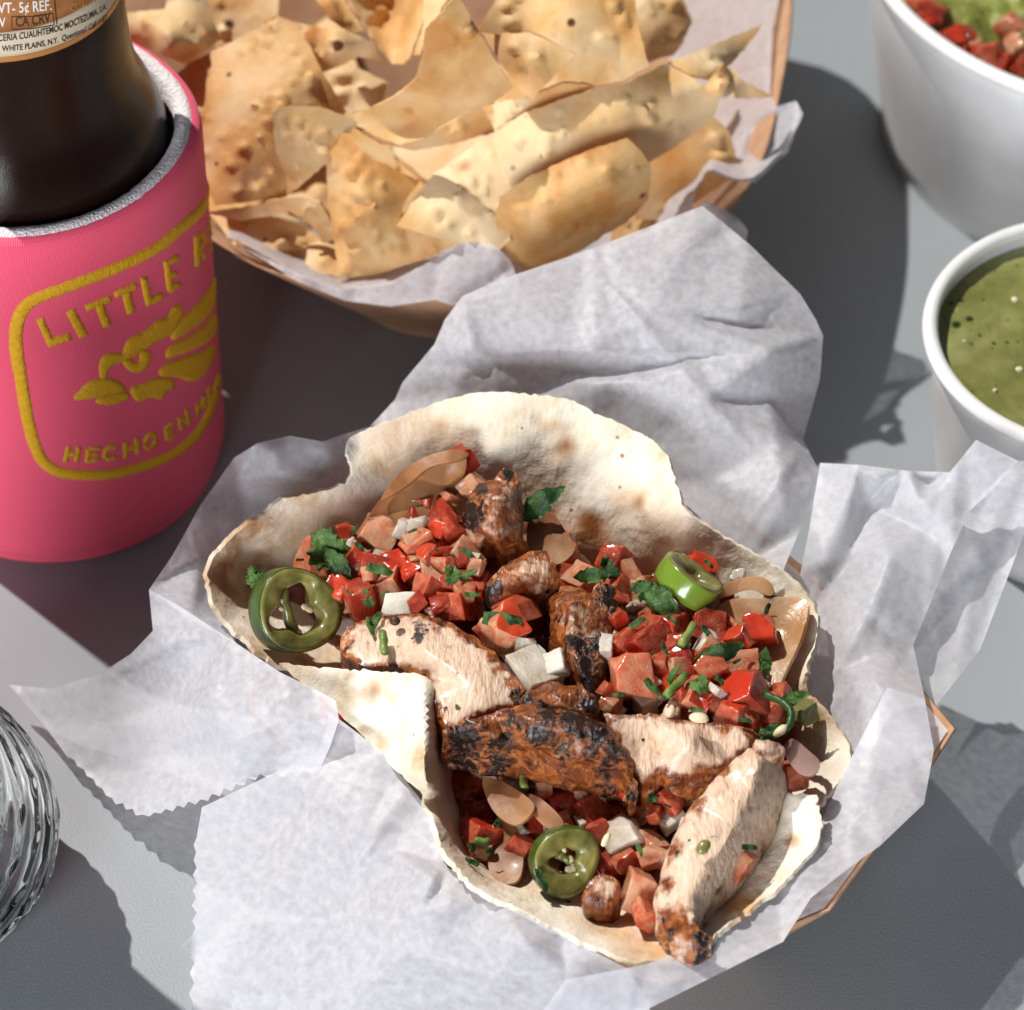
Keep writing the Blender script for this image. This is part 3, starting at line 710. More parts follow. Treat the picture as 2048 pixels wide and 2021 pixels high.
for i in range(len(frame)-1):
    p0, p1, p2, p3 = [np.array(frame[min(max(i+k-1, 0), len(frame)-1)], float) for k in range(4)]
    for j in range(4):
        t = j/4
        fr.append((tuple(.5*((2*p1)+(-p0+p2)*t+(2*p0-5*p1+4*p2-p3)*t*t+(-p0+3*p1-3*p2+p3)*t**3)), wd[i]*(1-t)+wd[i+1]*t))
on_sleeve([stroke_poly([f[0] for f in fr], [f[1] for f in fr])], 'emblem_frame', M['puff'], body, hgt=.4)
LET = {'letter_l': ([(79, 639), (101, 688), (141, 675)], 15), 'letter_i': ([(140, 622), (168, 673)], 19)}
def letters(lst):
    for nm, strokes in lst:
        on_sleeve([stroke_poly(s, w_) for s, w_ in strokes], nm, M['puff'], body, sp=5, hgt=.38, edge=4)
letters([
    ('letter_l', [([(79, 638), (101, 686), (141, 674)], 15)]), ('letter_i', [([(140, 622), (168, 674)], 19)]),
    ('letter_t', [([(172, 618), (221, 598)], 13), ([(197, 606), (215, 655)], 17)]), ('letter_t', [([(230, 592), (274, 573)], 13), ([(252, 582), (263, 629)], 17)]),
    ('letter_l', [([(288, 556), (299, 606), (328, 592)], 14)]),
    ('letter_e', [([(335, 527), (343, 584)], 13), ([(331, 531), (358, 515)], 11), ([(338, 557), (354, 546)], 10), ([(339, 583), (361, 568)], 11)]),
    ('letter_r', [([(391, 472), (394, 534)], 10), ([(391, 477), (403, 468), (407, 481), (395, 503)], 8), ([(396, 500), (407, 517)], 8)]),
    ('letter_e', [([(415, 441), (418, 501)], 7), ([(415, 443), (424, 432)], 8), ([(417, 471), (425, 461)], 7), ([(418, 499), (426, 488)], 8)]),
    ('letter_h', [([(137, 893), (130, 924)], 10), ([(158, 893), (152, 923)], 10), ([(134, 909), (155, 907)], 9)]),
    ('letter_e', [([(178, 897), (173, 924)], 10), ([(178, 898), (201, 896)], 7), ([(176, 910), (196, 908)], 7), ([(174, 922), (198, 919)], 7)]),
    ('letter_c', [([(236, 897), (222, 894), (212, 901), (209, 912), (216, 919), (233, 916)], 9)]),
    ('letter_h', [([(251, 886), (252, 918)], 10), ([(274, 878), (276, 910)], 10), ([(251, 902), (276, 894)], 8)]),
    ('letter_o', [([(302+11*math.cos(a*.5236), 884+14*math.sin(a*.5236)-4*math.cos(a*.5236)) for a in range(0, 7)], 8), ([(302+11*math.cos(a*.5236), 884+14*math.sin(a*.5236)-4*math.cos(a*.5236)) for a in range(6, 13)], 8)]),
    ('letter_e', [([(334, 856), (337, 884)], 9), ([(334, 858), (350, 848)], 7), ([(336, 870), (349, 861)], 6), ([(337, 882), (353, 871)], 7)]),
    ('letter_n', [([(361, 836), (365, 862)], 8), ([(362, 838), (379, 848)], 7), ([(376, 820), (380, 850)], 8)]),
    ('letter_m', [([(396, 808), (399, 834)], 7), ([(397, 810), (404, 818)], 6), ([(404, 817), (409, 794)], 6), ([(409, 794), (412, 818)], 6)]),
    ('letter_e', [([(417, 780), (419, 807)], 6), ([(417, 781), (424, 770)], 6), ([(418, 794), (424, 784)], 5), ([(419, 805), (426, 795)], 6)]),
])
for nm, pl in (('emblem_brow', [(550, 690), (548, 620), (575, 580), (640, 568), (672, 578), (690, 520), (730, 480), (780, 462), (830, 425), (880, 385), (920, 375), (955, 315), (985, 308), (994, 340), (985, 390), (940, 455), (850, 500), (770, 555), (690, 600), (620, 622), (590, 650), (570, 700)]),
               ('emblem_eye', [(678, 612), (690, 640), (720, 660), (760, 665), (795, 645), (815, 610), (818, 560), (775, 566), (772, 600), (755, 620), (728, 622), (710, 602)]),
               ('emblem_feather', [(945, 490), (955, 450), (990, 395), (1040, 340), (1100, 270), (1150, 190), (1168, 130), (1172, 220), (1145, 320), (1090, 390), (1010, 455)]),
               ('emblem_feather', [(918, 588), (925, 548), (975, 510), (1050, 470), (1120, 410), (1165, 340), (1172, 420), (1130, 490), (1050, 540), (970, 570)]),
               ('emblem_feather', [(880, 684), (890, 650), (950, 615), (1050, 580), (1110, 555), (1155, 520), (1160, 570), (1120, 660), (1090, 695), (1045, 712), (960, 690)]),
               ('emblem_beak', [(410, 812), (430, 780), (480, 732), (550, 706), (620, 715), (670, 745), (682, 765), (620, 778), (520, 800)]),
               ('emblem_beak', [(525, 828), (580, 802), (650, 785), (695, 785), (700, 802), (660, 825), (590, 840)]),
               ('emblem_chin', [(720, 765), (770, 745), (840, 715), (900, 705), (945, 722), (948, 755), (908, 768), (885, 812), (830, 800), (775, 822), (740, 815)])):
    on_sleeve([smooth_loop(z2(pl), 3)], nm, M['puff'], body, hgt=.38, g=2.6)
bt = empty('beer_bottle', (KX, KY, .0024)); tag(bt, 'dark brown glass beer bottle with copper label inside the pink sleeve', 'bottle')
NR = 24.2
lathe_obj('glass_body', [(3, 3.0), (26, 2.8), (29.5, 5), (30.2, 10), (30.3, 60), (30.3, 90), (30.1, 94), (29.2, 98.5), (27.6, 102.5), (26, 106), (24.9, 110), (24.3, 115), (24.0, 122), (23.4, 135), (20.5, 141), (16, 145), (13.6, 147), (13.2, 148), (14.4, 148.6), (14.6, 151.5), (13, 152.5), (11, 152), (10.5, 145)], M['amber'], bt, 128)
zs = [at_cyl(25, y, KX, KY, NR*.001).z*1000 for y in (126, 116, 70, -25)]
def nrad(z): return float(np.interp(z, [106, 110, 115, 122, 135, 148], [26, 24.9, 24.3, 24.0, 23.4, 21.5]))
def band(name, za, zb, m, dr):
    pr = [(nrad(za)-.3, za)]+[(nrad(za+(zb-za)*i/6)+dr, za+(zb-za)*i/6) for i in range(7)]+[(nrad(zb)-.3, zb)]
    return lathe_obj(name, pr, m, bt, 128)
band('label_stripe', zs[0], zs[1], M['goldl'], .28); band('label_band', zs[1]+.02, zs[2], M['cream'], .22); lab = band('label', zs[2]+.02, zs[3], M['copper'], .25)
def label_text(name, body, base_pts, height, m, stretch=1.0):
    cu = bpy.data.curves.new('t', 'FONT'); cu.body = body; cu.size = 1; cu.offset = .012; cu.resolution_u = 3
    ob = bpy.data.objects.new('t', cu); C.objects.link(ob)
    dg = bpy.context.evaluated_depsgraph_get(); me = ob.evaluated_get(dg).to_mesh()
    co = [(v.co.x, v.co.y) for v in me.vertices]; fs = [tuple(p.vertices) for p in me.polygons]
    bpy.data.objects.remove(ob)
    x0 = min(c[0] for c in co); x1 = max(c[0] for c in co)
    (ax, ay), (bx, by), (cx, cy) = base_pts
    V = []
    for x, y in co:
        t = (x-x0)/(x1-x0)
        def B(t): return ((1-t)**2*ax+2*t*(1-t)*bx+t*t*cx, (1-t)**2*ay+2*t*(1-t)*by+t*t*cy)
        p = B(t); dx, dy = 2*(1-t)*(bx-ax)+2*t*(cx-bx), 2*(1-t)*(by-ay)+2*t*(cy-by)
        px, py = p[0], p[1]-y*height/.7
        q = at_cyl(px, py, KX, KY, (NR+.05)*.001)
        a = math.atan2(q.y-KY, q.x-KX); r = nrad(q.z*1000)+.34
        V.append((KX+r*.001*math.cos(a), KY+r*.001*math.sin(a), q.z))
    o = obj(name, V, fs, m, lab, smooth=False)
    return o
label_text('label_text', 'VT- 5¢ REF.', z1([(-10, 100), (150, 98), (300, 74)]), 19, M['wink'])
label_text('label_text', 'V', z1([(-5, 168), (15, 168), (32, 166)]), 17, M['wink'])
label_text('label_text', 'CA CRV', z1([(90, 165), (190, 160), (288, 136)]), 18, M['ink'])
label_text('label_text', 'CERVECERIA CUAUHTEMOC MOCTEZUMA, S.A.', z1([(-135, 243), (330, 240), (592, 52)]), 12, M['ink'])
label_text('label_text', 'WHITE PLAINS, N.Y.  Questions? Call 1-87', z1([(10, 290), (350, 275), (592, 112)]), 11, M['ink'])
label_text('label_text', 'CUAUHT', z1([(405, 78), (490, 52), (560, 2)]), 15, M['oink'])
def label_lines(name, polys, m):
    VV = []; FF = []
    for poly in polys:
        V, T, bl, d = trimesh(poly, 9, 0, 3); n0 = len(VV)
        for x, y in V:
            q = at_cyl(x, y, KX, KY, NR*.001); a = math.atan2(q.y-KY, q.x-KX); r = nrad(q.z*1000)+.32
            VV.append((KX+r*.001*math.cos(a), KY+r*.001*math.sin(a), q.z))
        FF += [tuple(n0+i for i in t) for t in T]
    return obj(name, VV, FF, m, lab, smooth=False)
label_lines('label_box', [stroke_poly(z1([(68, 116), (190, 112), (304, 92)]), 1.6), stroke_poly(z1([(304, 92), (304, 148)]), 1.6), stroke_poly(z1([(304, 150), (190, 172), (68, 180)]), 1.6), stroke_poly(z1([(68, 180), (68, 116)]), 1.6), stroke_poly(z1([(318, -40), (320, 145)]), 2)], M['ink'])

# ------------------------------------------------------------------ cups
def cup(cx, cy, rr, br, h, label, rim=1.7):
    root = empty('paper_cup', (cx, cy, 0)); tag(root, label, 'cup')
    n = 10
    lathe_obj('wall', [(2, 2.6), (br-1, 2.6), (br-.6, 0), (br, 0)]+[(br+(rr-rim-br)*i/n, 0.3+(h-1.5)*i/n) for i in range(1, n+1)]+[(rr-rim-.7, h-1), (br-.9, 4), (2, 4)], M['cup'], root, 128, c=(cx, cy))
    lathe_obj('rim', [(rr-rim+rim*math.cos(a), h-rim+.6+rim*math.sin(a)) for a in [2*math.pi*i/16 for i in range(17)]], M['cup'], root, 160, c=(cx, cy))
    return root
VX, VY, GX, GY = .1248, .0030, .1502, .1312
cup(VX, VY, 37.3, 30, 50, 'small white paper cup of smooth green salsa')
cup(GX, GY, 69.3, 58.5, 60, 'large white paper bowl holding chunky guacamole')
def surf_disc(name, cx, cy, r, z, amp, s, m, n=70):
    V = []; F = []
    for i in range(n+1):
        rr = r*i/n
        for j in range(120):
            a = 2*math.pi*j/120
            x, y = cx+rr*.001*math.cos(a), cy+rr*.001*math.sin(a)
            edge = 1 if i < n-4 else (n-i)/4
            h = sum(amp[k]*nz((x, y, 0), s[k], k*3.1) for k in range(len(s)))*edge
            V.append((x, y, (z+h)*.001))
    for i in range(n):
        for j in range(120):
            k = (j+1) % 120
            F.append((i*120+j, (i+1)*120+j, (i+1)*120+k, i*120+k))
    b0 = len(V)
    for j in range(120):
        a = 2*math.pi*j/120; V.append((cx+r*.94*.001*math.cos(a), cy+r*.94*.001*math.sin(a), (z-6)*.001))
    for j in range(120):
        k = (j+1) % 120; F.append((n*120+j, b0+j, b0+k, n*120+k))
    F.append(tuple(b0+j for j in range(120)))
    o = obj(name, V, F, m); fixn(o); return o
sv = surf_disc('green_salsa', VX, VY, 34.6, 45.5, (.6, .45, .25), (90, 260, 700), M['verde'])
tag(sv, 'smooth speckled green tomatillo salsa filling the small cup', 'salsa')
gu = surf_disc('guacamole', GX, GY, 65.5, 50, (4, 3, 1.2, .5), (45, 110, 300, 800), M['guac'], 110)
tag(gu, 'chunky green guacamole mash filling the large bowl', 'guacamole')

# ------------------------------------------------------------------ glass
def drinking_glass(cx, cy):
    root = empty('glass', (cx, cy, 0)); tag(root, 'clear swirl-ribbed bulbous drinking glass on the bare table', 'glass')
    def ro(z): return float(np.interp(z, [0, 2, 6, 12, 20, 28, 35, 42, 49, 56, 76, 100], [19, 21, 23, 26, 27.4, 26.6, 24.6, 21, 17.6, 16.2, 16, 16.6]))
    zz = list(np.linspace(0, 66, 110))+list(np.linspace(67, 98, 20))
    pr = [(2, 1.4), (14, 1.2), (18, 0)]+[(ro(z), z+.0) for z in zz[1:]]+[(17.0, 99), (15.6, 98.6)]
    inn = [(ro(z)-2.4, z) for z in reversed(zz) if 9 < z < 98]+[(15, 8.2), (2, 7.6)]
    def rf(r, z, a):
        k = min(1, max(0, (z-3)/5))*min(1, max(0, (62-z)/6))
        return r+(.24*math.sin(2*math.pi*z/7-22*a)*k if r > ro(z)-.5 else 0)
    V, F = lathe(pr+inn, 416, (cx, cy), rf)
    o = obj('bowl', V, F+[tuple(range(416)), tuple(len(V)-416+i for i in range(416))], M['glass'], root); fixn(o)
drinking_glass(-.1168, -.1085)
#PART3
# ------------------------------------------------------------------ tortilla chips
def chip(label, outline, inner=(), seed=1, bumps=10, th=.75, bulge=0, curve=0, rough=.8):
    inn = list(inner)
    if bulge:
        cx = sum(p[0] for p in outline)/len(outline); cy = sum(p[1] for p in outline)/len(outline); cz = sum(p[2] for p in outline)/len(outline)
        inn.append((cx, cy, cz+bulge))
    o = sheet('tortilla_chip', outline, inn, sp=9, th=th, rough=rough, seed=seed, bumps=int(bumps*1.8), bumpr=(6, 26), curve=curve,
              disp=((.14, 45, seed), (.10, 170, seed)), mat=M['chip'])
    tag(o, label, 'chip', 'tortilla chips in the basket')
    return o
CH = [
 ('broad blistered tortilla chip leaning beside the bottle, larger than its neighbours', [(352, 150, 62), (380, 125, 63), (470, 80, 66), (555, 33, 70), (590, 45, 70), (612, 75, 69), (645, 145, 66), (692, 222, 61), (640, 300, 57), (592, 370, 53), (570, 396, 51), (430, 412, 50), (400, 330, 53), (375, 230, 58)], [(520, 200, 64), (480, 320, 57)], 26, 0),
 ('blistered tortilla chip overlapping the broad blistered chip beside the bottle', [(545, 222, 68), (580, 212, 68), (640, 214, 67), (718, 240, 64), (672, 312, 61), (600, 372, 57), (575, 392, 55), (572, 350, 58), (550, 300, 62)], [], 9, 1.5),
 ('pale pointed tortilla chip standing upright in the middle of the heap', [(908, -6, 90), (925, 5, 89), (960, 70, 84), (1000, 135, 79), (1026, 176, 76), (985, 208, 74), (930, 228, 72), (880, 250, 70), (845, 280, 67), (800, 290, 65), (750, 272, 65), (705, 238, 66), (745, 215, 69), (795, 192, 73), (830, 160, 77), (845, 110, 81), (850, 60, 85), (880, 30, 88)], [(880, 180, 75), (820, 245, 67)], 3, 0),
 ('thin tortilla chip lying flat below the pale upright chip', [(700, 250, 63), (760, 288, 61), (830, 302, 60), (920, 285, 60), (990, 264, 61), (978, 235, 63), (960, 212, 65), (860, 270, 62), (780, 280, 62)], [], 3, 0),
 ('blistered pointed tortilla chip standing against the front paper', [(652, 305, 62), (672, 288, 63), (685, 266, 64), (702, 268, 64), (712, 290, 63), (740, 315, 62), (800, 345, 60), (840, 362, 59), (812, 400, 57), (796, 452, 54), (840, 468, 53), (915, 486, 52), (860, 515, 50), (770, 545, 47), (678, 560, 46), (668, 480, 50), (655, 400, 55)], [(740, 420, 58)], 22, 0),
 ('speckled blistered chip between the pointed front chip and the curled chip', [(962, 278, 62), (915, 315, 60), (870, 345, 59), (835, 388, 57), (794, 452, 55), (850, 470, 54), (920, 488, 52), (1000, 500, 52), (1020, 480, 54), (1030, 420, 56), (1060, 370, 58), (1040, 310, 61)], [(920, 400, 58)], 16, 0),
 ('long rolled tortilla chip reaching from the heap to the basket wall', [(985, 268, 64), (1050, 225, 67), (1150, 190, 69), (1250, 168, 70), (1330, 128, 70), (1375, 150, 69), (1410, 172, 68), (1440, 198, 65), (1432, 225, 62), (1380, 275, 58), (1300, 325, 56), (1230, 360, 55), (1160, 395, 54), (1080, 410, 54), (1030, 385, 57), (1000, 330, 61)], [(1100, 290, 65), (1250, 250, 66), (1350, 205, 67)], 10, 0),
 ('brown curled tortilla chip bulging in front of the rolled chip', [(1000, 394, 60), (1050, 358, 63), (1120, 325, 65), (1190, 296, 66), (1255, 276, 66), (1285, 305, 64), (1302, 335, 62), (1296, 400, 56), (1260, 440, 52), (1180, 490, 49), (1100, 535, 47), (1058, 550, 46), (1030, 530, 48), (1000, 485, 52), (990, 440, 56)], [(1140, 400, 62), (1080, 470, 56), (1220, 370, 63)], 6, 0),
 ('large pale tortilla chip on top beside the upright pale chip', [(955, 60, 78), (985, 10, 80), (1000, -40, 82), (1265, -40, 82), (1272, 20, 79), (1284, 80, 77), (1298, 132, 74), (1245, 162, 72), (1190, 172, 71), (1160, 160, 72), (1080, 110, 75), (1000, 70, 77)], [(1130, 50, 80)], 7, 0),
 ('small tortilla chip tucked between the two pale chips', [(962, 60, 74), (975, 48, 76), (1000, 68, 77), (1060, 65, 78), (1152, 108, 76), (1110, 150, 74), (1065, 200, 71), (1040, 180, 72), (1010, 140, 73)], [(1050, 110, 77)], 3, 0),
 ('shaded brown chip beside the large pale chip and the paper', [(1265, -20, 66), (1360, -20, 64), (1385, 45, 61), (1350, 110, 58), (1285, 128, 60), (1280, 70, 63)], [], 5, 2),
 ('slender spiky tortilla chip pointing at the basket wall', [(1335, 125, 70), (1390, 105, 70), (1440, 84, 69), (1527, 48, 68), (1500, 85, 67), (1462, 128, 66), (1425, 160, 67), (1380, 150, 69)], [], 3, 1),
 ('broken crumbly chip corner at the end of the rolled chip', [(1412, 172, 68), (1425, 150, 69), (1448, 128, 69), (1465, 150, 67), (1472, 182, 65), (1450, 196, 65), (1425, 198, 66)], [], 3, 1.5),
 ('small brown chip wedged against the basket wall', [(1462, 135, 63), (1485, 160, 62), (1515, 182, 60), (1548, 194, 58), (1500, 198, 58), (1468, 196, 60)], [], 1, 0),
 ('dark shaded chip under the rolled chip by the frilled paper', [(1270, 345, 50), (1340, 290, 52), (1425, 232, 55), (1458, 262, 53), (1482, 345, 48), (1400, 400, 45), (1330, 440, 43), (1270, 440, 44)], [], 4, 1),
 ('folded tortilla chip behind the bottle neck', [(225, 30, 66), (330, 18, 67), (340, -30, 70), (405, -30, 69), (420, 30, 66), (443, 78, 63), (375, 132, 61), (300, 100, 62), (240, 88, 63)], [(330, 60, 70), (332, 100, 68)], 8, 0),
 ('orange shaded chip behind the broad blistered chip', [(395, -30, 64), (560, -30, 64), (556, 30, 62), (470, 82, 58), (430, 95, 57)], [], 4, 0),
 ('small curled chip behind the broad blistered chip', [(575, 45, 69), (640, 55, 71), (700, 64, 71), (745, 85, 69), (764, 122, 64), (745, 118, 66), (715, 115, 67), (670, 135, 64), (642, 148, 63), (615, 95, 67)], [(680, 95, 71)], 4, 0),
 ('brown chip in the dark gap between broad and upright chips', [(630, 150, 58), (700, 128, 60), (775, 165, 59), (765, 205, 57), (740, 220, 56), (685, 228, 55)], [], 4, 0),
 ('narrow pale chip edge lying across the dark gap', [(610, -30, 74), (675, -30, 74), (700, 20, 72), (728, 62, 70), (700, 66, 69), (660, 40, 71)], [], 3, 0),
 ('cupped orange chip behind the pale upright chip', [(680, -30, 70), (860, -30, 72), (850, 30, 70), (822, 110, 66), (808, 128, 64), (785, 128, 63), (745, 70, 66), (715, 30, 68)], [(770, 40, 62)], 5, 0),
 ('thin chip sliver standing between cupped and upright chips', [(848, -30, 76), (910, -30, 78), (870, 40, 74), (840, 110, 70), (828, 110, 69), (846, 50, 73)], [], 1, 0),
 ('wavy tortilla chip edge under the broad blistered chip', [(405, 425, 49), (480, 418, 50), (540, 402, 52), (600, 393, 54), (640, 405, 54), (660, 440, 51), (670, 480, 49), (650, 486, 48), (622, 450, 50), (580, 425, 51), (480, 442, 48)], [], 2, 0),
 ('dark flat chip low in the basket corner by the sleeve', [(420, 430, 46), (520, 425, 47), (600, 450, 47), (645, 480, 46), (610, 500, 44), (540, 500, 44), (470, 490, 44)], [], 3, 0),
 ('dark flat chip resting on the paper fold by the sleeve', [(462, 475, 41), (540, 462, 43), (600, 500, 42), (615, 535, 40), (560, 530, 40), (500, 508, 40)], [], 3, 0),
 ('small broken chip beside the blistered pointed chip', [(614, 490, 45), (640, 482, 46), (672, 492, 46), (682, 555, 44), (640, 548, 44), (612, 530, 44)], [], 3, 1),
 ('brown chip strip under the small tucked chip', [(985, 205, 66), (1055, 195, 68), (1130, 165, 70), (1195, 172, 69), (1110, 212, 66), (1040, 240, 65), (990, 268, 63)], [], 2, 0),
 ('shaded chip fragment under the brown curled chip', [(1230, 430, 44), (1310, 390, 45), (1365, 410, 43), (1300, 465, 41), (1220, 490, 40)], [], 2, 0),
]
for i, (lb, ol, inn, nb, bu) in enumerate(CH):
    up = lambda l: [(x, y, z if z < 46 else 46+(z-46)*1.4) for x, y, z in l]   # taller, looser heap
    chip(lb, up(ol), up(inn), seed=20+i, bumps=nb, bulge=bu)
rg = random.Random(31)
for i in range(11):                                # buried chips filling the basket
    cx, cy = rg.uniform(420, 1330), rg.uniform(-40, 400)
    if i < 6: cx, cy = (520+150*i, 300+rg.uniform(-30, 60))
    a0 = rg.uniform(0, 6.28); z0 = rg.uniform(20, 33)
    tx, ty = rg.uniform(-8, 8), rg.uniform(-8, 8)
    ol = []
    for k in range(3):
        for da in (-.16, .16):
            a = a0+k*2.094+da; x, y = math.cos(a), math.sin(a)
            ol.append((cx+x*190, cy+y*140, z0+tx*x+ty*y))
    o = sheet('tortilla_chip', ol, [(cx, cy, z0+rg.uniform(-3, 4))], sp=16, th=1.4, rough=1.2, seed=200+i, bumps=8, disp=((.7, 45, i),), mat=M['chip'])
    tag(o, 'shaded tortilla chip buried under the heap in the basket', 'chip', 'buried chips in the basket')

# ------------------------------------------------------------------ tortillas
REAR = [(415, 1140, 42), (428, 1200, 40), (470, 1262, 38), (545, 1325, 37), (640, 1345, 30), (850, 1400, 26), (1150, 1480, 26), (1400, 1570, 27), (1590, 1620, 32), (1655, 1590, 36), (1702, 1512, 40), (1655, 1430, 42), (1602, 1374, 43), (1630, 1285, 45), (1632, 1225, 46),
        (1600, 1172, 47), (1545, 1130, 48), (1450, 1075, 50), (1378, 1028, 53), (1352, 965, 55), (1332, 910, 56), (1290, 872, 57), (1200, 830, 58), (1130, 800, 59), (1060, 788, 60), (970, 783, 60), (890, 800, 58), (790, 838, 55), (715, 866, 53), (692, 895, 52), (708, 942, 50), (695, 968, 49), (640, 985, 49), (570, 1000, 49), (500, 1045, 47), (440, 1095, 44)]
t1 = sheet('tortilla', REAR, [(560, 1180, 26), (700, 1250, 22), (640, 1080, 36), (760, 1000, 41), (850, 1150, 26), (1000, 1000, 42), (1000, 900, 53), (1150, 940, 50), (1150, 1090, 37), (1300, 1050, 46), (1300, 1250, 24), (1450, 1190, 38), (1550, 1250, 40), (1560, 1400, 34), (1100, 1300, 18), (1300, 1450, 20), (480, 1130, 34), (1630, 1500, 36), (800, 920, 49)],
           sp=9, th=1.0, rough=1.6, seed=3, curve=4, disp=((.9, 55, 1), (.5, 140, 4), (.22, 420, 2)), mat=M['tort'], blobs={'toast_shade': [(500, 1080, 80, .9), (450, 1160, 70, .8), (560, 1060, 60, .6), (800, 890, 90, .55), (1130, 1130, 60, .5), (520, 1290, 60, .8), (1640, 1500, 60, .35), (1380, 1080, 90, .25)], 'sauce': [(1170, 1090, 60, .9), (1080, 1060, 50, .7), (1330, 1130, 60, .5), (1250, 1000, 40, .35), (650, 1120, 60, .6), (1120, 910, 24, .5), (1290, 990, 14, .8)]},  # toast blobs on left inner wall: oily browning plus its shade in the colour
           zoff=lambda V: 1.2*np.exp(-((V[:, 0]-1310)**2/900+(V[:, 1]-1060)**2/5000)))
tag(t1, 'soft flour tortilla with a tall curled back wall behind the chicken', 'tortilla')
FRONT = [(560, 1330, 43), (700, 1338, 45), (845, 1349, 49.5), (860, 1358, 49), (875, 1420, 42), (960, 1440, 34), (1100, 1460, 32), (1300, 1510, 32), (1500, 1570, 36), (1590, 1588, 41), (1632, 1592, 41.5), (1645, 1650, 40), (1632, 1695, 38.5), (1560, 1772, 37), (1480, 1832, 36), (1405, 1890, 35), (1335, 1916, 34.5), (1268, 1922, 34.5), (1190, 1898, 34.5), (1120, 1862, 35), (1050, 1825, 35.5), (985, 1795, 36), (935, 1765, 36.5), (895, 1715, 37), (868, 1640, 38), (850, 1600, 36), (760, 1505, 35), (665, 1415, 38)]
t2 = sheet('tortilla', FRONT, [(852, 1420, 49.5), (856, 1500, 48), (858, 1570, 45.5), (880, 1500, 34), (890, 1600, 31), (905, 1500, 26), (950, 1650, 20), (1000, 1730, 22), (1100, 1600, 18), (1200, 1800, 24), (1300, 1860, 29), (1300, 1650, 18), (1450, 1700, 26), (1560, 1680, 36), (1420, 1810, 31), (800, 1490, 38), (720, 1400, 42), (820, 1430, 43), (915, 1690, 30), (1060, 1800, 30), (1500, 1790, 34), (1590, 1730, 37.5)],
           sp=9, th=1.1, rough=1.5, seed=5, curve=0, mode='lin', mix=.35, smoothz=2, disp=((.7, 60, 2), (.45, 150, 5), (.22, 420, 3)), mat=M['tort'], blobs={'toast_shade': [(735, 1382, 24, 1), (700, 1350, 14, .6), (880, 1560, 50, .4), (930, 1700, 60, .5)], 'sauce': [(1480, 1810, 46, .9), (1320, 1870, 60, .8), (1540, 1760, 30, .5), (1250, 1850, 50, .6)]})
tag(t2, 'folded flour tortilla whose front rim hangs over the paper', 'tortilla')

# ------------------------------------------------------------------ filling heights
ZF = tps([(480, 1150, 36), (560, 1250, 35), (700, 1150, 40), (850, 1050, 45), (950, 980, 47), (900, 1200, 44), (1100, 1150, 46), (1250, 1180, 46), (1400, 1150, 45), (1330, 1300, 46), (1500, 1230, 43), (1480, 1380, 45), (1600, 1430, 41), (1150, 1350, 46), (760, 1300, 40),
          (920, 1500, 30), (930, 1650, 23), (1100, 1550, 32), (1250, 1600, 31), (1120, 1720, 27), (1280, 1790, 30), (1450, 1700, 35), (1500, 1600, 38), (1350, 1560, 36), (950, 1720, 27), (1300, 1860, 33)])
zf = lambda x, y: float(ZF([(x, y)])[0])
ms = sheet('salsa_filling', [(540, 1240, 24), (600, 1130, 28), (760, 1010, 32), (900, 940, 36), (1060, 1010, 34), (1200, 1100, 33), (1400, 1130, 34), (1560, 1200, 34), (1590, 1360, 33), (1600, 1500, 32), (1480, 1700, 27), (1330, 1830, 26), (1150, 1780, 25), (980, 1700, 20), (905, 1560, 24), (880, 1430, 30), (700, 1310, 26)],
           [(800, 1150, 32), (1000, 1250, 34), (1250, 1300, 34), (1450, 1350, 34), (1100, 1550, 26), (1250, 1600, 25), (1100, 1700, 22)], sp=18, th=2, seed=8, disp=((2, 110, 1), (1.5, 260, 2)), mat=M['mash'])
tag(ms, 'wet red salsa juices and scraps packed under the taco pieces', 'salsa', kind='stuff')

# ------------------------------------------------------------------ grilled chicken
def chick(label, ol, inner=(), **k):
    o = slab('chicken_piece', ol, inner, mat=M['chicken'], **k)
    tag(o, label, 'chicken', 'grilled chicken pieces in the tacos')
chick('wide pale chicken slice with speckled top beside the folded tortilla edge', [(682, 1272, 44), (695, 1250, 45), (760, 1232, 46), (830, 1225, 47.5), (900, 1245, 48.5), (960, 1285, 49), (1010, 1330, 48.5), (1050, 1378, 47.5), (1035, 1410, 47), (960, 1432, 47), (893, 1455, 46.5), (868, 1405, 47), (850, 1350, 47), (800, 1335, 46), (720, 1330, 45), (685, 1305, 44)],
      [(850, 1300, 49), (950, 1370, 49.5)], thick=12, seed=11, rnd_px=4, flat=True, defs={'rub': .1}, blobs={'rub': [(940, 1262, 34, .75), (1000, 1310, 34, .8), (1040, 1370, 34, .85), (880, 1240, 26, .7), (690, 1285, 22, .7), (780, 1240, 16, .6), (830, 1290, 14, .55), (1000, 1420, 18, .6)],
      'char': [(842, 1258, 20, .8), (834, 1278, 13, .8), (885, 1245, 14, .75), (1036, 1395, 22, .85), (915, 1248, 10, .7), (780, 1238, 11, .75), (890, 1418, 7, 1), (917, 1416, 6, 1)]})
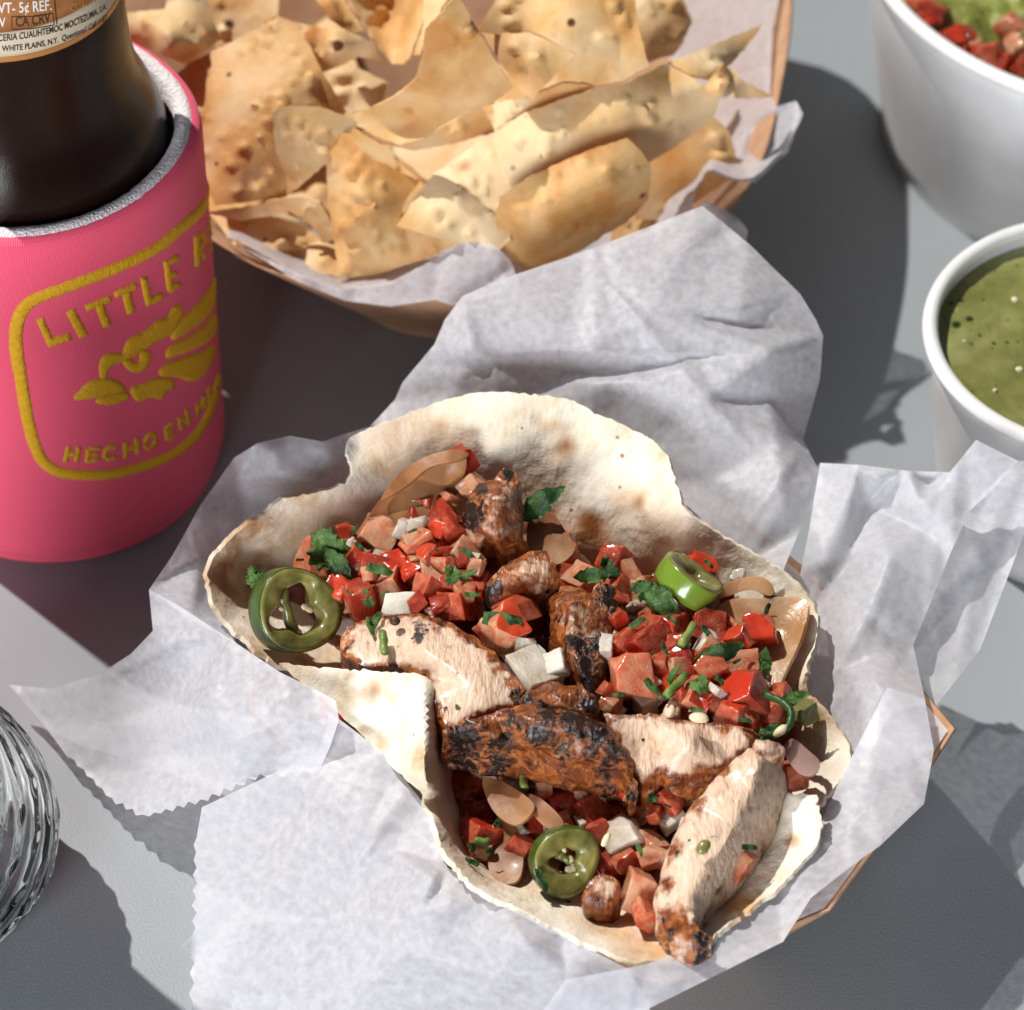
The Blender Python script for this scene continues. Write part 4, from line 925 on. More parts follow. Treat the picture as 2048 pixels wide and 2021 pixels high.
chick('long charred chicken strip with blackened crust across the front taco', [(888, 1462, 48), (930, 1442, 49), (985, 1425, 50), (1060, 1408, 51), (1150, 1420, 51), (1220, 1458, 49.5), (1262, 1512, 47), (1274, 1565, 43), (1270, 1612, 38), (1256, 1622, 37), (1250, 1570, 41), (1240, 1545, 43), (1190, 1532, 44), (1110, 1518, 44), (1030, 1500, 44), (950, 1488, 44.5), (900, 1480, 45)],
      [(960, 1458, 50), (1060, 1440, 52.5), (1150, 1452, 52.5), (1220, 1492, 50.5), (1060, 1480, 49), (1170, 1505, 48), (1255, 1560, 44.5)], thick=9, seed=12, rnd_px=6, flat=2, defs={'rub': 1.0}, side_rub=1.0, disp=((.8, 260, 0), (.4, 900, 3)),
      blobs={'char': [(1100, 1428, 34, .85), (1150, 1440, 38, .95), (1195, 1468, 36, .95), (1230, 1500, 28, .9), (1075, 1470, 30, .9), (1045, 1455, 18, .7), (930, 1475, 44, .9), (1000, 1492, 34, .75), (1020, 1440, 26, .7), (1130, 1505, 26, .7), (1215, 1530, 26, .75), (1262, 1590, 20, .75), (1180, 1510, 22, .6)]})
chick('upright charred chicken chunk with a black knob at its top', [(1098, 1195, 50), (1120, 1172, 52), (1160, 1178, 53), (1188, 1185, 53), (1200, 1166, 54), (1226, 1170, 53), (1252, 1212, 50), (1240, 1250, 48), (1232, 1320, 46), (1222, 1390, 44), (1192, 1425, 43), (1150, 1390, 44), (1118, 1330, 46), (1102, 1260, 48)],
      [(1140, 1230, 55), (1200, 1240, 52.5), (1150, 1330, 51.5), (1195, 1330, 50), (1180, 1385, 47.5)], thick=14, seed=13, rnd_px=5, flat=2, defs={'rub': .62}, side_rub=1.0, disp=((1.0, 230, 0), (.5, 700, 3)),
      blobs={'rub': [(1170, 1320, 60, 1), (1190, 1240, 30, .9)], 'char': [(1222, 1195, 32, 1), (1235, 1222, 20, .9), (1150, 1290, 28, .9), (1172, 1330, 30, .95), (1180, 1365, 32, 1), (1200, 1395, 24, .9), (1112, 1240, 12, .9), (1185, 1290, 22, .85), (1215, 1330, 24, .8), (1150, 1210, 10, .6)]})
chick('tall chicken chunk with a glossy black edge by the back tortilla wall', [(922, 1040, 52), (935, 1000, 54), (955, 970, 56), (985, 962, 57), (1005, 942, 59), (1028, 948, 59), (1040, 970, 57), (1036, 1010, 55), (1042, 1060, 52), (1052, 1092, 49), (1010, 1112, 48), (965, 1106, 48), (960, 1075, 50), (938, 1066, 50)],
      [(965, 1000, 58), (960, 1050, 55), (1000, 1000, 59), (1000, 1070, 54), (968, 1080, 51)], thick=12, seed=14, rnd_px=5, flat=2, defs={'rub': .62}, side_rub=1.0, disp=((.9, 260, 0), (.5, 700, 3)), blobs={'rub': [(950, 1020, 40, 1), (1010, 955, 26, .8), (1010, 1090, 40, .7)], 'char': [(945, 1025, 32, 1), (938, 1055, 24, 1), (962, 980, 20, .85), (1015, 945, 16, .9), (952, 1072, 12, .7), (1040, 985, 12, .7)]})
chick('small chicken chunk with orange rubbed side between the charred chunks', [(970, 1178, 50), (985, 1155, 52), (1020, 1125, 54), (1055, 1106, 55), (1092, 1100, 55), (1108, 1130, 54), (1120, 1165, 52), (1085, 1198, 49), (1030, 1206, 48), (985, 1198, 49)],
      [(1050, 1150, 55)], thick=11, seed=15, rnd_px=5, flat=2, defs={'rub': .45}, side_rub=1.0, blobs={'rub': [(1020, 1180, 50, .9), (1090, 1110, 22, .7)], 'char': [(984, 1178, 24, .95), (1090, 1190, 18, .6)]})
chick('smooth pale chicken slice lying between tomatoes and the leaning strip', [(1205, 1428, 48), (1290, 1430, 49), (1400, 1442, 49), (1500, 1456, 48), (1522, 1470, 47), (1496, 1502, 46), (1440, 1536, 44), (1385, 1548, 43.5), (1335, 1552, 43), (1325, 1532, 44), (1290, 1556, 42.5), (1258, 1540, 44), (1240, 1490, 46)],
      [(1380, 1490, 49)], thick=10, seed=16, rnd_px=4, flat=True, defs={'rub': .05}, side_rub=.8, blobs={'rub': [(1450, 1455, 20, .7), (1500, 1458, 22, .75), (1400, 1545, 24, .65), (1330, 1545, 18, .65), (1310, 1440, 14, .5), (1270, 1548, 18, .6)], 'char': [(1240, 1448, 7, .8)]})
chick('long pale chicken strip leaning over the tortilla front with charred tip', [(1498, 1498, 50), (1530, 1500, 50), (1562, 1522, 46), (1570, 1565, 43), (1550, 1625, 41), (1510, 1692, 39.5), (1465, 1745, 38.5), (1408, 1815, 38), (1392, 1850, 39.5), (1424, 1878, 38), (1390, 1894, 37.5), (1350, 1880, 38), (1324, 1825, 40), (1320, 1770, 41.5), (1345, 1690, 44), (1388, 1605, 46.5), (1440, 1545, 48.5)],
      [(1515, 1530, 50.5), (1500, 1590, 49), (1470, 1650, 47.5), (1430, 1720, 45.5), (1385, 1790, 43), (1440, 1600, 48.5), (1380, 1700, 46)], thick=9, seed=17, rnd_px=4, flat=True, defs={'rub': .1}, side_rub=.35, bulge=1.2, blobs={'rub': [(1345, 1850, 42, .95), (1395, 1870, 34, 1), (1332, 1770, 24, .7), (1350, 1700, 22, .7), (1395, 1610, 22, .75), (1450, 1545, 20, .7), (1500, 1620, 12, .55), (1520, 1505, 20, .6), (1420, 1760, 12, .5)],
      'char': [(1400, 1878, 20, .95), (1335, 1765, 10, .65), (1342, 1865, 12, .75), (1430, 1665, 5, 1), (1468, 1673, 6, 1)]})
chick('orange chicken nub under the upright charred chunk', [(1036, 1400, 48), (1060, 1380, 50), (1110, 1364, 51), (1160, 1368, 51), (1195, 1395, 50), (1200, 1425, 49), (1150, 1436, 49), (1085, 1430, 48.5), (1045, 1425, 48)],
      [(1120, 1400, 53)], thick=8, seed=18, rnd_px=6, flat=2, defs={'rub': .75}, side_rub=1.0, disp=((.9, 260, 0), (.5, 700, 3)), blobs={'char': [(1055, 1400, 20, .9), (1082, 1412, 14, .9), (1178, 1410, 26, .95), (1150, 1385, 8, .6)]})
chick('small cubed chicken bit beside the ripe red tomato', [(1168, 1796, 35.5), (1180, 1762, 37), (1205, 1748, 37.5), (1238, 1762, 37), (1236, 1790, 35.5), (1212, 1820, 33.5), (1185, 1815, 34)], [], thick=7, seed=19, rnd_px=7, defs={'rub': .4}, blobs={'rub': [(1190, 1800, 20, .9)], 'char': [(1195, 1800, 8, .8)]})
chick('torn white chicken end on top of the leaning strip', [(1506, 1486, 52), (1525, 1478, 52.5), (1560, 1488, 51.5), (1566, 1504, 50.5), (1540, 1508, 51), (1512, 1500, 51.5)], [], thick=4, seed=21, rnd_px=8, defs={'rub': .1}, side_rub=.6)
chick('white shredded chicken scrap behind the pale smooth slice', [(1320, 1432, 49), (1340, 1400, 50), (1352, 1385, 50), (1358, 1402, 50), (1350, 1434, 49)], [], thick=4, seed=22, rnd_px=8, sp=8, defs={'rub': .05}, side_rub=.3)

# ------------------------------------------------------------------ grilled onion petals
def petal(label, ol, inner, seed, th=.9, m='gonion'):
    o = sheet('onion_slice', ol, inner, sp=9, th=th, seed=seed, curve=4, disp=((.2, 120, seed), (.12, 420, seed)), mat=M[m])
    tag(o, label, 'onion', 'grilled onion slices in the tacos')
petal('brown grilled onion petal curling against the back tortilla wall', [(722, 1085, 43), (745, 1020, 47), (800, 960, 51.5), (860, 925, 54.5), (905, 906, 56), (932, 915, 55), (925, 960, 52), (890, 1010, 49), (840, 1040, 47), (780, 1075, 45), (735, 1105, 43)], [(830, 990, 50), (890, 960, 51)], 41, m='gonion_dark')
petal('dark glazed onion edge above the brown onion petal', [(762, 1000, 50), (800, 945, 54), (850, 915, 56.5), (905, 900, 58), (938, 908, 57.5), (915, 922, 57), (860, 935, 56), (815, 970, 53)], [(850, 930, 56)], 42, m='gonion_dark')
petal('translucent golden onion petal under the bright red tomato cube', [(1442, 1208, 47), (1530, 1196, 48.5), (1612, 1200, 49), (1606, 1262, 48), (1575, 1335, 46), (1545, 1385, 43.5), (1500, 1350, 43), (1455, 1290, 43.5)], [(1530, 1260, 45), (1580, 1270, 46)], 43)
petal('rounded golden onion piece behind the golden onion petal', [(1436, 1198, 48), (1450, 1172, 50), (1488, 1155, 51), (1528, 1156, 51), (1548, 1178, 49.5), (1540, 1192, 49), (1502, 1180, 49.5), (1465, 1190, 48.5)], [], 44)
petal('pinkish onion piece lying on the right tortilla wall', [(1566, 1500, 45), (1585, 1478, 47), (1615, 1500, 47), (1640, 1525, 46), (1626, 1550, 45), (1595, 1545, 44.5)], [(1604, 1515, 46)], 45, m='mauve')
petal('limp translucent onion strip at the bottom of the front taco', [(985, 1650, 30), (1010, 1640, 31.5), (1040, 1670, 31), (1046, 1730, 29), (1030, 1765, 28), (985, 1760, 27.5), (975, 1700, 28.5)], [(1012, 1700, 29)], 46, m='gonion_dark')  # dark tone stands for the shade in the pocket, next two strips too
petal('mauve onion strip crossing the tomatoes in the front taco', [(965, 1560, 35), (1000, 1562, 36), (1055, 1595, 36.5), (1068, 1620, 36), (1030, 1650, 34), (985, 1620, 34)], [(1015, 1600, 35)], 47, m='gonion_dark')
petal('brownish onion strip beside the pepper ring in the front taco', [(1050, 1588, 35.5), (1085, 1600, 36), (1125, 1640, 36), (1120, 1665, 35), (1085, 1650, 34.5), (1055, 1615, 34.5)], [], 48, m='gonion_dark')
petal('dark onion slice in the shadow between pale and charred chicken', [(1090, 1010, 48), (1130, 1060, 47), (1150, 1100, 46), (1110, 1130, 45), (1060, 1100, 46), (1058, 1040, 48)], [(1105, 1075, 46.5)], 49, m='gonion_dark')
petal('grey onion sheet in the gap beside the wide chicken slice', [(985, 1290, 45), (1030, 1270, 46), (1090, 1300, 46), (1095, 1350, 45), (1040, 1345, 45)], [], 50, m='onion')

# ------------------------------------------------------------------ diced vegetables
def cube_mesh(name, seed, mats, skin=True, flat=1.0, cuts=3):
    rg = random.Random(seed*3+1); bm = bmesh.new()
    bmesh.ops.create_cube(bm, size=2)
    for v in bm.verts:
        v.co.x *= 1+rg.uniform(-.15, .2); v.co.y *= 1+rg.uniform(-.2, .15); v.co.z *= flat*(1+rg.uniform(-.2, .15))
        v.co += Vector((rg.uniform(-.16, .16), rg.uniform(-.16, .16), rg.uniform(-.14, .14)))
    for c in range(cuts):
        n = Vector((rg.uniform(-.5, .9), rg.choice((-1, 1))*rg.uniform(.4, 1), rg.choice((-1, 1))*rg.uniform(.2, 1)))
        if not skin: n.x = rg.uniform(-1, 1)
        n.normalize()
        ex = max(v.co.dot(n) for v in bm.verts)
        g = bmesh.ops.bisect_plane(bm, geom=bm.verts[:]+bm.edges[:]+bm.faces[:], plane_co=n*ex*rg.uniform(.62, .88), plane_no=n, clear_outer=True)
        ed = [e for e in g['geom_cut'] if isinstance(e, bmesh.types.BMEdge)]
        if ed: bmesh.ops.contextual_create(bm, geom=ed)
    bmesh.ops.recalc_face_normals(bm, faces=bm.faces)
    bmesh.ops.bevel(bm, geom=bm.edges[:], offset=.13, segments=3, profile=.55, affect='EDGES', clamp_overlap=True)
    bmesh.ops.triangulate(bm, faces=bm.faces[:])
    for _ in range(2):
        le = [e for e in bm.edges if e.calc_length() > .38]
        if le: bmesh.ops.subdivide_edges(bm, edges=le, cuts=1)
        bmesh.ops.triangulate(bm, faces=[f for f in bm.faces if len(f.verts) > 3])
    bm.normal_update()
    for f in bm.faces:
        if skin and f.normal.x > .72: f.material_index = 1
    so = Vector((seed*1.37, seed*.71, seed*.13))
    for v in bm.verts:
        v.co += v.normal*(.10*noise.noise(v.co*1.5+so)+.035*noise.noise(v.co*5+so))
    bm.normal_update()
    me = bpy.data.meshes.new(name)
    for f in bm.faces: f.smooth = True
    bm.to_mesh(me); bm.free()
    for m in mats: me.materials.append(m)
    return me
TOM = [cube_mesh('tomato_dice', i, [M['tomato'], M['tomskin']]) for i in range(14)]
ONI = [cube_mesh('onion_dice', 20+i, [M['onion']], False, (.5, .75, .35, .6, .45, .8)[i], 2) for i in range(6)]
rd = random.Random(5)
def basis(n, ang=0.0):
    n = Vector(n).normalized()
    x = (RGT*math.cos(ang)-UPV*math.sin(ang)); x = (x-n*x.dot(n)).normalized(); y = n.cross(x)
    return Matrix((x, y, n)).transposed()
ANCH = [(588, 1222, 'the dark pepper ring'), (655, 1098, 'the large cilantro leaf'), (800, 1210, 'the white squared onion'), (830, 990, 'the brown onion petal'), (985, 1030, 'the tall chicken chunk'), (1045, 1150, 'the small chicken chunk'), (880, 1330, 'the wide chicken slice'),
        (1170, 1270, 'the upright charred chunk'), (1378, 1165, 'the light green pepper slice'), (1520, 1256, 'the bright red cube'), (1483, 1390, 'the large red wedge'), (1440, 1310, 'the broad green strip'), (1360, 1490, 'the pale smooth slice'), (1560, 1440, 'the looped stem'),
        (1128, 1722, 'the olive pepper ring'), (1015, 1600, 'the mauve onion strip'), (1240, 1670, 'the pale squared onion chunk'), (1440, 1680, 'the leaning chicken strip'), (1100, 1470, 'the long charred strip'), (860, 1480, 'the folded tortilla edge'), (1010, 1700, 'the limp onion strip'), (1185, 1152, 'the folded cilantro leaf')]
def near(x, y): return min(ANCH, key=lambda a: (a[0]-x)**2+(a[1]-y)**2)[2]
def dice(kind, px, py, s, label, group, dz=0.0, rot=None, cat=None):
    me = rd.choice(TOM if kind == 't' else ONI)
    o = bpy.data.objects.new('tomato_dice' if kind == 't' else 'onion_dice', me); C.objects.link(o)
    h = s/10.4/2
    z = zf(px, py)+dz+rd.uniform(-1.3, 1.3) if rot is None or len(rot) < 3 else rot[2]
    o.location = at(px, py, z)
    k = h*.001*.93
    o.scale = (k*rd.uniform(.9, 1.15), k*rd.uniform(.8, 1.1), k*rd.uniform(.8, 1.1))
    n = -FWD*1.0+RGT*rd.uniform(-1, .9)+UPV*rd.uniform(-.7, 1)
    o.rotation_euler = (basis(n, rd.uniform(0, 6.28)) @ Matrix.Rotation(rd.choice([0, 1.57, 3.14, 4.71]), 3, 'Y')).to_euler()
    tag(o, label, 'tomato' if kind == 't' else 'onion', group)
    return o
G1 = 'tomato dice between the pepper ring and the tall chicken chunk'
G2 = 'tomato dice around the light green pepper slice'
G3 = 'tomato dice in the front taco'
L1 = 'glossy pink tomato dice heaped between pepper ring and tall chicken chunk'
L2 = 'glossy tomato dice in the heap below the light green pepper slice'
L3 = 'glossy tomato dice in the shaded front taco below the charred strip'
for (x, y, s) in [(756, 1070, 84), (850, 1020, 70), (893, 1067, 92), (825, 1052, 62), (840, 1095, 66), (928, 1117, 72), (932, 1168, 80), (880, 1150, 78), (856, 1183, 68), (916, 1217, 74), (721, 1199, 80), (677, 1183, 62), (781, 1178, 70), (620, 1122, 70), (790, 1135, 64), (891, 1004, 50), (905, 1120, 60), (830, 1140, 60), (750, 1140, 60)]:
    dice('t', x, y, s, ('big' if s > 75 else 'small')+' pink tomato dice next to '+near(x, y), G1, 1.5)
dice('t', 919, 925, 62, 'tomato dice tucked behind the dark glazed onion edge', None, 4); dice('t', 943, 972, 50, 'small tomato dice beside the top of the tall chicken chunk', None, 3)
dice('t', 1007, 1258, 84, 'pink tomato dice with a green herb scrap in the dark gap', None, 3); dice('t', 1030, 1222, 64, 'tomato dice behind the pink one in the dark gap', None, 2)
for (x, y, s) in [(1165, 1158, 56), (1228, 1124, 66), (1256, 1150, 50), (1231, 1176, 64), (1290, 1184, 66), (1318, 1228, 54), (1340, 1259, 80), (1297, 1290, 84), (1413, 1253, 80), (1309, 1331, 80), (1265, 1356, 92), (1366, 1335, 66), (1423, 1347, 76), (1392, 1404, 88), (1465, 1260, 46), (1488, 1338, 76), (1537, 1425, 70), (1558, 1392, 42), (1465, 1434, 62), (1340, 1370, 60), (1445, 1290, 60), (1250, 1290, 60), (1500, 1440, 50)]:
    dice('t', x, y, s, ('big' if s > 75 else 'small')+' glossy tomato dice next to '+near(x, y), G2, 1.5)
big = dice('t', 1483, 1390, 104, 'large red tomato wedge with shiny skin beside the looped herb stem', None, 2.5)
red = dice('t', 1520, 1256, 64, 'bright red skin-side tomato cube on the golden onion petal', None, 6)
red.data = cube_mesh('tomato_dice', 55, [M['tomskin'], M['tomskin']]); big.data = cube_mesh('tomato_dice', 56, [M['tomato'], M['tomskin']])
red.rotation_euler = basis(-FWD+UPV*.3-RGT*.1, -.12).to_euler(); red.scale = (.0031, .0029, .0022)
dice('t', 1401, 1140, 64, 'orange tomato dice behind the light green pepper slice', None, 2)
dice('t', 1584, 1552, 60, 'dark tomato dice shaded by the leaning chicken strip', None, -1)
for (x, y, s) in [(926, 1507, 92), (926, 1582, 96), (1044, 1547, 70), (1103, 1556, 66), (1128, 1607, 76), (1187, 1583, 70), (1175, 1641, 82), (1277, 1625, 50), (1214, 1717, 64), (955, 1683, 84), (957, 1633, 60), (1000, 1530, 60), (1080, 1510, 50), (1230, 1630, 50), (1250, 1720, 60), (1060, 1650, 60), (1300, 1700, 60), (1340, 1600, 60)]:
    dice('t', x, y, s, ('big' if s > 75 else 'small')+' shaded tomato dice next to '+near(x, y), G3, 1.0)
rt = dice('t', 1277, 1785, 84, 'ripe red tomato chunk with shiny skin near the tortilla front rim', None, 3); rt.data = big.data
dice('t', 1289, 1832, 54, 'small tomato corner below the ripe red tomato chunk', None, 1.5)
dice('t', 1476, 1726, 56, 'orange tomato dice peeking from under the leaning chicken strip', None, 2)
LO = 'pale onion dice among the tomato dice in the tacos'; GO = 'onion dice in the tacos'
for (x, y, s) in [(1272, 1215, 50), (1410, 1297, 66), (1303, 1384, 60), (1290, 1412, 56), (1228, 1415, 44), (1102, 1335, 60), (1526, 1376, 30), (1172, 1528, 40), (1337, 1631, 66), (1380, 1660, 50), (1215, 1300, 50), (1230, 1260, 50), (1050, 1300, 60), (970, 1540, 44), (1290, 1560, 46)]:
    dice('o', x, y, s, 'pale onion dice next to '+near(x, y), GO, 1.5)
o = dice('o', 800, 1210, 62, 'white squared onion piece beside the wide chicken slice', None, 5); o.scale = (.0031, .0024, .0024); o.rotation_euler = basis(-FWD+UPV*.3, .02).to_euler()
o = dice('o', 1066, 1345, 86, 'translucent onion slab in the gap between three chicken pieces', None, 3)
o = dice('o', 1240, 1670, 80, 'pale squared onion chunk beside the front pepper ring', None, 5); o.data = cube_mesh('onion_dice', 77, [M['onion']], False, .8)
o = dice('o', 1604, 1430, 54, 'yellowish pepper dice behind the looped herb stem', None, 3); o.data = cube_mesh('pepper_dice', 78, [M['jflesh']], False, .8); o.name = 'pepper_dice'; o['category'] = 'pepper'
rg = random.Random(78)
for i in range(84):                                # smaller bits between the large dice
    x, y = rg.choice([(rg.uniform(660, 960), rg.uniform(1040, 1210)), (rg.uniform(1210, 1560), rg.uniform(1150, 1420)), (rg.uniform(930, 1320), rg.uniform(1520, 1720))])
    k_ = 't' if rg.random() < .72 else 'o'
    dice(k_, x, y, rg.uniform(30, 52), ('tiny tomato bit next to ' if k_ == 't' else 'tiny onion bit next to ')+near(x, y), 'tiny vegetable bits in the tacos', 3.2)
rg = random.Random(77)
for i in range(60):                                # lower layer seen through the gaps
    if i < 38: x, y = rg.uniform(640, 1560), rg.uniform(1080, 1420)
    else: x, y = rg.uniform(920, 1420), rg.uniform(1500, 1780)
    if y < 1000+abs(x-900)*.2 or (x > 1350 and y > 1650): continue
    dice('t' if rg.random() < .68 else 'o', x, y, rg.uniform(55, 80), 'shaded vegetable dice in the lower layer of the filling', 'lower layer dice', -5.5)

# ------------------------------------------------------------------ peppers
def pepper(label, px, py, z, r, thick, n, ang, hole=.5, skin='jskin', seeds=6, squash=1.0, seed=1):
    root = empty('pepper_slice', at(px, py, z)); tag(root, label, 'pepper', 'pepper slices in the tacos')
    Rm = basis(n, ang).to_4x4(); L0 = root.location
    def loc(p): return L0+(Rm.to_3x3() @ Vector(p))*.001
    rg = random.Random(seed); ph = [rg.uniform(0, 6.28) for _ in range(4)]
    def ro(a): return r*(1+.05*math.sin(2*a+ph[0])+.035*math.sin(3*a+ph[1]))
    def ri(a): return r*hole*(1+.18*math.sin(3*a+ph[2])+.10*math.sin(5*a+ph[3]))
    S = 72; V = []; F = []
    prof = []
    for i in range(S):
        a = 2*math.pi*i/S; R0, R1 = ro(a)-.35, ri(a); h = thick/2
        pr = [(R0, -h), (R0+.05, -h*.6), (R0+.05, h*.6), (R0+.05, h*.97), (R0-.9, h*.99), ((R0*.6+R1*.4), h*.9+.12*math.sin(9*a)), (R1+.8, h*.86+.18*math.sin(7*a)), (R1, h*.4), (R1+.2*math.sin(8*a), -h*.3), (R1+.5, -h*.9)]
        for (q, zz) in pr: V.append(loc((q*math.cos(a), q*math.sin(a)*squash, zz)))
    k = 10
    for i in range(S):
        j = (i+1) % S
        for t in range(k): F.append((i*k+t, i*k+(t+1) % k, j*k+(t+1) % k, j*k+t))
    fl = obj('flesh', V, F, M['jflesh'], root); fixn(fl)
    V = []; F = []
    for i in range(S):
        a = 2*math.pi*i/S; R0 = ro(a); h = thick/2
        for (q, zz) in [(R0-.5, -h-.02), (R0-.05, -h*.9), (R0+.06, -h*.3), (R0+.06, h*.3), (R0-.02, h*.8), (R0-.08, h*.96), (R0-.34, h*.94)]:
            V.append(loc((q*math.cos(a), q*math.sin(a)*squash, zz)))
    k = 7
    for i in range(S):
        j = (i+1) % S
        for t in range(k-1): F.append((i*k+t, i*k+t+1, j*k+t+1, j*k+t))
    sk = obj('skin', V, F, M[skin], root); fixn(sk)
    for s in range(seeds):
        a = rg.uniform(0, 6.28); q = ri(a)*rg.uniform(.55, .95); bm = bmesh.new(); bmesh.ops.create_icosphere(bm, subdivisions=2, radius=1)
        sq = rg.uniform(.55, .9)
        vs = [loc((q*math.cos(a)+v.co.x*sq*1.1, q*math.sin(a)*squash+v.co.y*sq*.8, thick*.1+v.co.z*sq*.4)) for v in bm.verts]
        fs = [tuple(v.index for v in f.verts) for f in bm.faces]; bm.free()
        obj('seed', vs, fs, M['seed'], root)
    # web across the hole
    V = []; F = []
    for (a0, a1) in ((ph[2], ph[2]+2.6),):
        p0 = Vector((ri(a0)*1.1*math.cos(a0), ri(a0)*1.1*math.sin(a0), -.3)); p1 = Vector((ri(a1)*1.1*math.cos(a1), ri(a1)*1.1*math.sin(a1), -.3))
        for i in range(11):
            c = p0.lerp(p1, i/10)
            for j in range(8):
                b = 2*math.pi*j/8; w_ = (1.0+.5*abs(i/5-1))*(r/8.5)
                d = (p1-p0).normalized(); s_ = Vector((-d.y, d.x, 0))
                V.append(loc(c+s_*math.cos(b)*w_+Vector((0, 0, math.sin(b)*thick*.22))+Vector((0, 0, .3*math.sin(i*1.7)))))
        for i in range(10):
            for j in range(8): F.append((i*8+j, i*8+(j+1) % 8, (i+1)*8+(j+1) % 8, (i+1)*8+j))
    wb = obj('pith', V, F, M['jflesh'], root); fixn(wb)
pepper('dark green hollow pepper ring at the tortilla side wall', 588, 1222, 42, 8.9, 5.6, -FWD+RGT*.55+UPV*.05, .3, .56, 'jskin', 5, 1.0, 4)
pepper('light green thick pepper slice standing among the tomato dice', 1378, 1165, 51, 7.0, 5.4, -FWD*.30+UPV*.8+RGT*.55, .55, .35, 'jskin2', 8, .9, 6)
pepper('olive pepper ring with red centre in the shaded front taco', 1128, 1722, 33, 6.6, 4.2, -FWD+RGT*.25-UPV*.05, 1.2, .36, 'jskin', 5, 1.05, 9)

# ------------------------------------------------------------------ herbs
def leaf_mesh(name, fn, sp, m, curl, seed):
    ol = fn()
    V, T, bl, d = trimesh(ol, sp, 0, seed)
    rg = random.Random(seed); a, b, c = [rg.uniform(-1, 1) for _ in range(3)]
    P_ = np.array([(x, y, curl*(.5*x*x*(.6+.4*a)-.5*y*y*b)+.10*math.sin(5*x+c)*1+.06*math.sin(7*y+a*3)) for x, y in V])
    N_ = vnormals(P_, T); n = len(P_)
    Q_ = P_-N_*.05
    F = list(T)+[(r+n, q+n, p+n) for p, q, r in T]+[(bl[i], bl[i]+n, bl[(i+1) % len(bl)]+n, bl[(i+1) % len(bl)]) for i in range(len(bl))]
    me = bpy.data.meshes.new(name); me.from_pydata([tuple(p) for p in np.vstack([P_, Q_])], [], F); me.validate(); me.materials.append(m)
    for p in me.polygons: p.use_smooth = True
    return me
def lobed():
    out = []
    for i in range(90):
        a = 2*math.pi*i/90
        r = .5+.35*max(0, math.cos(1.5*(a)))**.5 if False else .52+.34*abs(math.cos(1.5*a))**.8+.09*math.cos(13*a)
        if abs(a-math.pi) < .35: r *= .55+.45*abs(a-math.pi)/.35
        out.append((r*math.cos(a), r*math.sin(a)))
    return out
def lance():
    up = [(-1, .03), (-.8, .16), (-.55, .34), (-.42, .30), (-.2, .46), (-.08, .38), (.15, .44), (.28, .33), (.5, .32), (.62, .2), (.85, .12), (1.0, 0)]
    return up+[(x, -y*.85) for x, y in reversed(up[1:-1])]+[(-1, -.03)]
def shred(): return [(-1, -.3), (-.4, -.38), (.3, -.3), (1, -.18), (.9, .2), (.2, .36), (-.5, .3), (-.95, .25)]
LEAF = [leaf_mesh('cilantro_leaf', lobed, .13, M['cil'], k, i) for i, k in enumerate((.7, -.6, 1.0))]
LANC = [leaf_mesh('herb_leaf', lance, .13, M['cil'], k, 10+i) for i, k in enumerate((.8, -.8))]
SHRD = [leaf_mesh('herb_scrap', shred, .17, M['cil'], k, 20+i) for i, k in enumerate((.9, -.7, .3))]
def herb(kind, px, py, size, ang, label, group=None, dz=4, wob=.3, zabs=None):
    me = {'leaf': LEAF, 'lance': LANC, 'scrap': SHRD}[kind][rd.randrange(2)]
    nm = {'leaf': 'cilantro_leaf', 'lance': 'herb_leaf', 'scrap': 'herb_scrap'}[kind]
    o = bpy.data.objects.new(nm, me); C.objects.link(o)
    o.location = at(px, py, zabs if zabs is not None else zf(px, py)+dz)
    k = size/10.4/2*.001; o.scale = (k, k, k)
    o.rotation_euler = basis(-FWD+RGT*rd.uniform(-wob, wob)+UPV*rd.uniform(-wob, wob*1.5), ang).to_euler()
    tag(o, label, 'herb', group)
    return o
herb('leaf', 655, 1098, 110, -1.9, 'large lobed cilantro leaf in front of the tortilla side wall', None, 7)
herb('lance', 675, 1130, 100, .9, 'long wet cilantro leaf hanging below the large lobed one', None, 6.5)
herb('leaf', 520, 1165, 62, -.8, 'small cilantro sprig on the rim of the dark pepper ring', None, 9)
herb('leaf', 508, 1150, 46, -1.9, 'tiny cilantro tip above the sprig on the dark pepper ring', None, 9.5)
herb('lance', 1080, 1010, 130, -.62, 'dark pointed herb leaf sticking out behind the tall chicken chunk', None, 5, .2)
herb('leaf', 1215, 1140, 62, .4, 'ruffled cilantro leaf on tomato behind the upright charred chunk', None, 6.5)
herb('leaf', 1285, 1180, 56, -.7, 'small ruffled cilantro leaf beside the long glossy one', None, 6.5)
herb('leaf', 905, 1150, 50, 2.0, 'ruffled cilantro piece on the pink tomato heap', None, 6.5)
herb('leaf', 1400, 1370, 50, 1.0, 'ruffled cilantro piece beside the large red wedge', None, 7)
herb('lance', 1185, 1152, 84, -.1, 'cilantro leaf folded over the tomato by the back wall', None, 7)
herb('lance', 1318, 1200, 130, .85, 'long glossy cilantro leaf beside the light green pepper slice', None, 7)
herb('lance', 1440, 1310, 115, -.35, 'broad dark green pepper strip across the pale onion dice', None, 6.5)
herb('lance', 1530, 1325, 66, 1.4, 'curled dark leaf beside the orange tomato wedge', None, 6)
herb('lance', 1592, 1395, 66, -.2, 'top of the looped herb on the yellowish pepper dice', None, 7)
herb('lance', 1545, 1462, 64, -.5, 'crumpled cilantro leaf below the looped herb stem', None, 7)
herb('scrap', 1005, 1240, 84, .1, 'crumpled pale green herb scrap on the pink tomato dice', None, 8)
HL = 'small chopped cilantro scrap on the taco filling'; HG = 'chopped cilantro scraps'
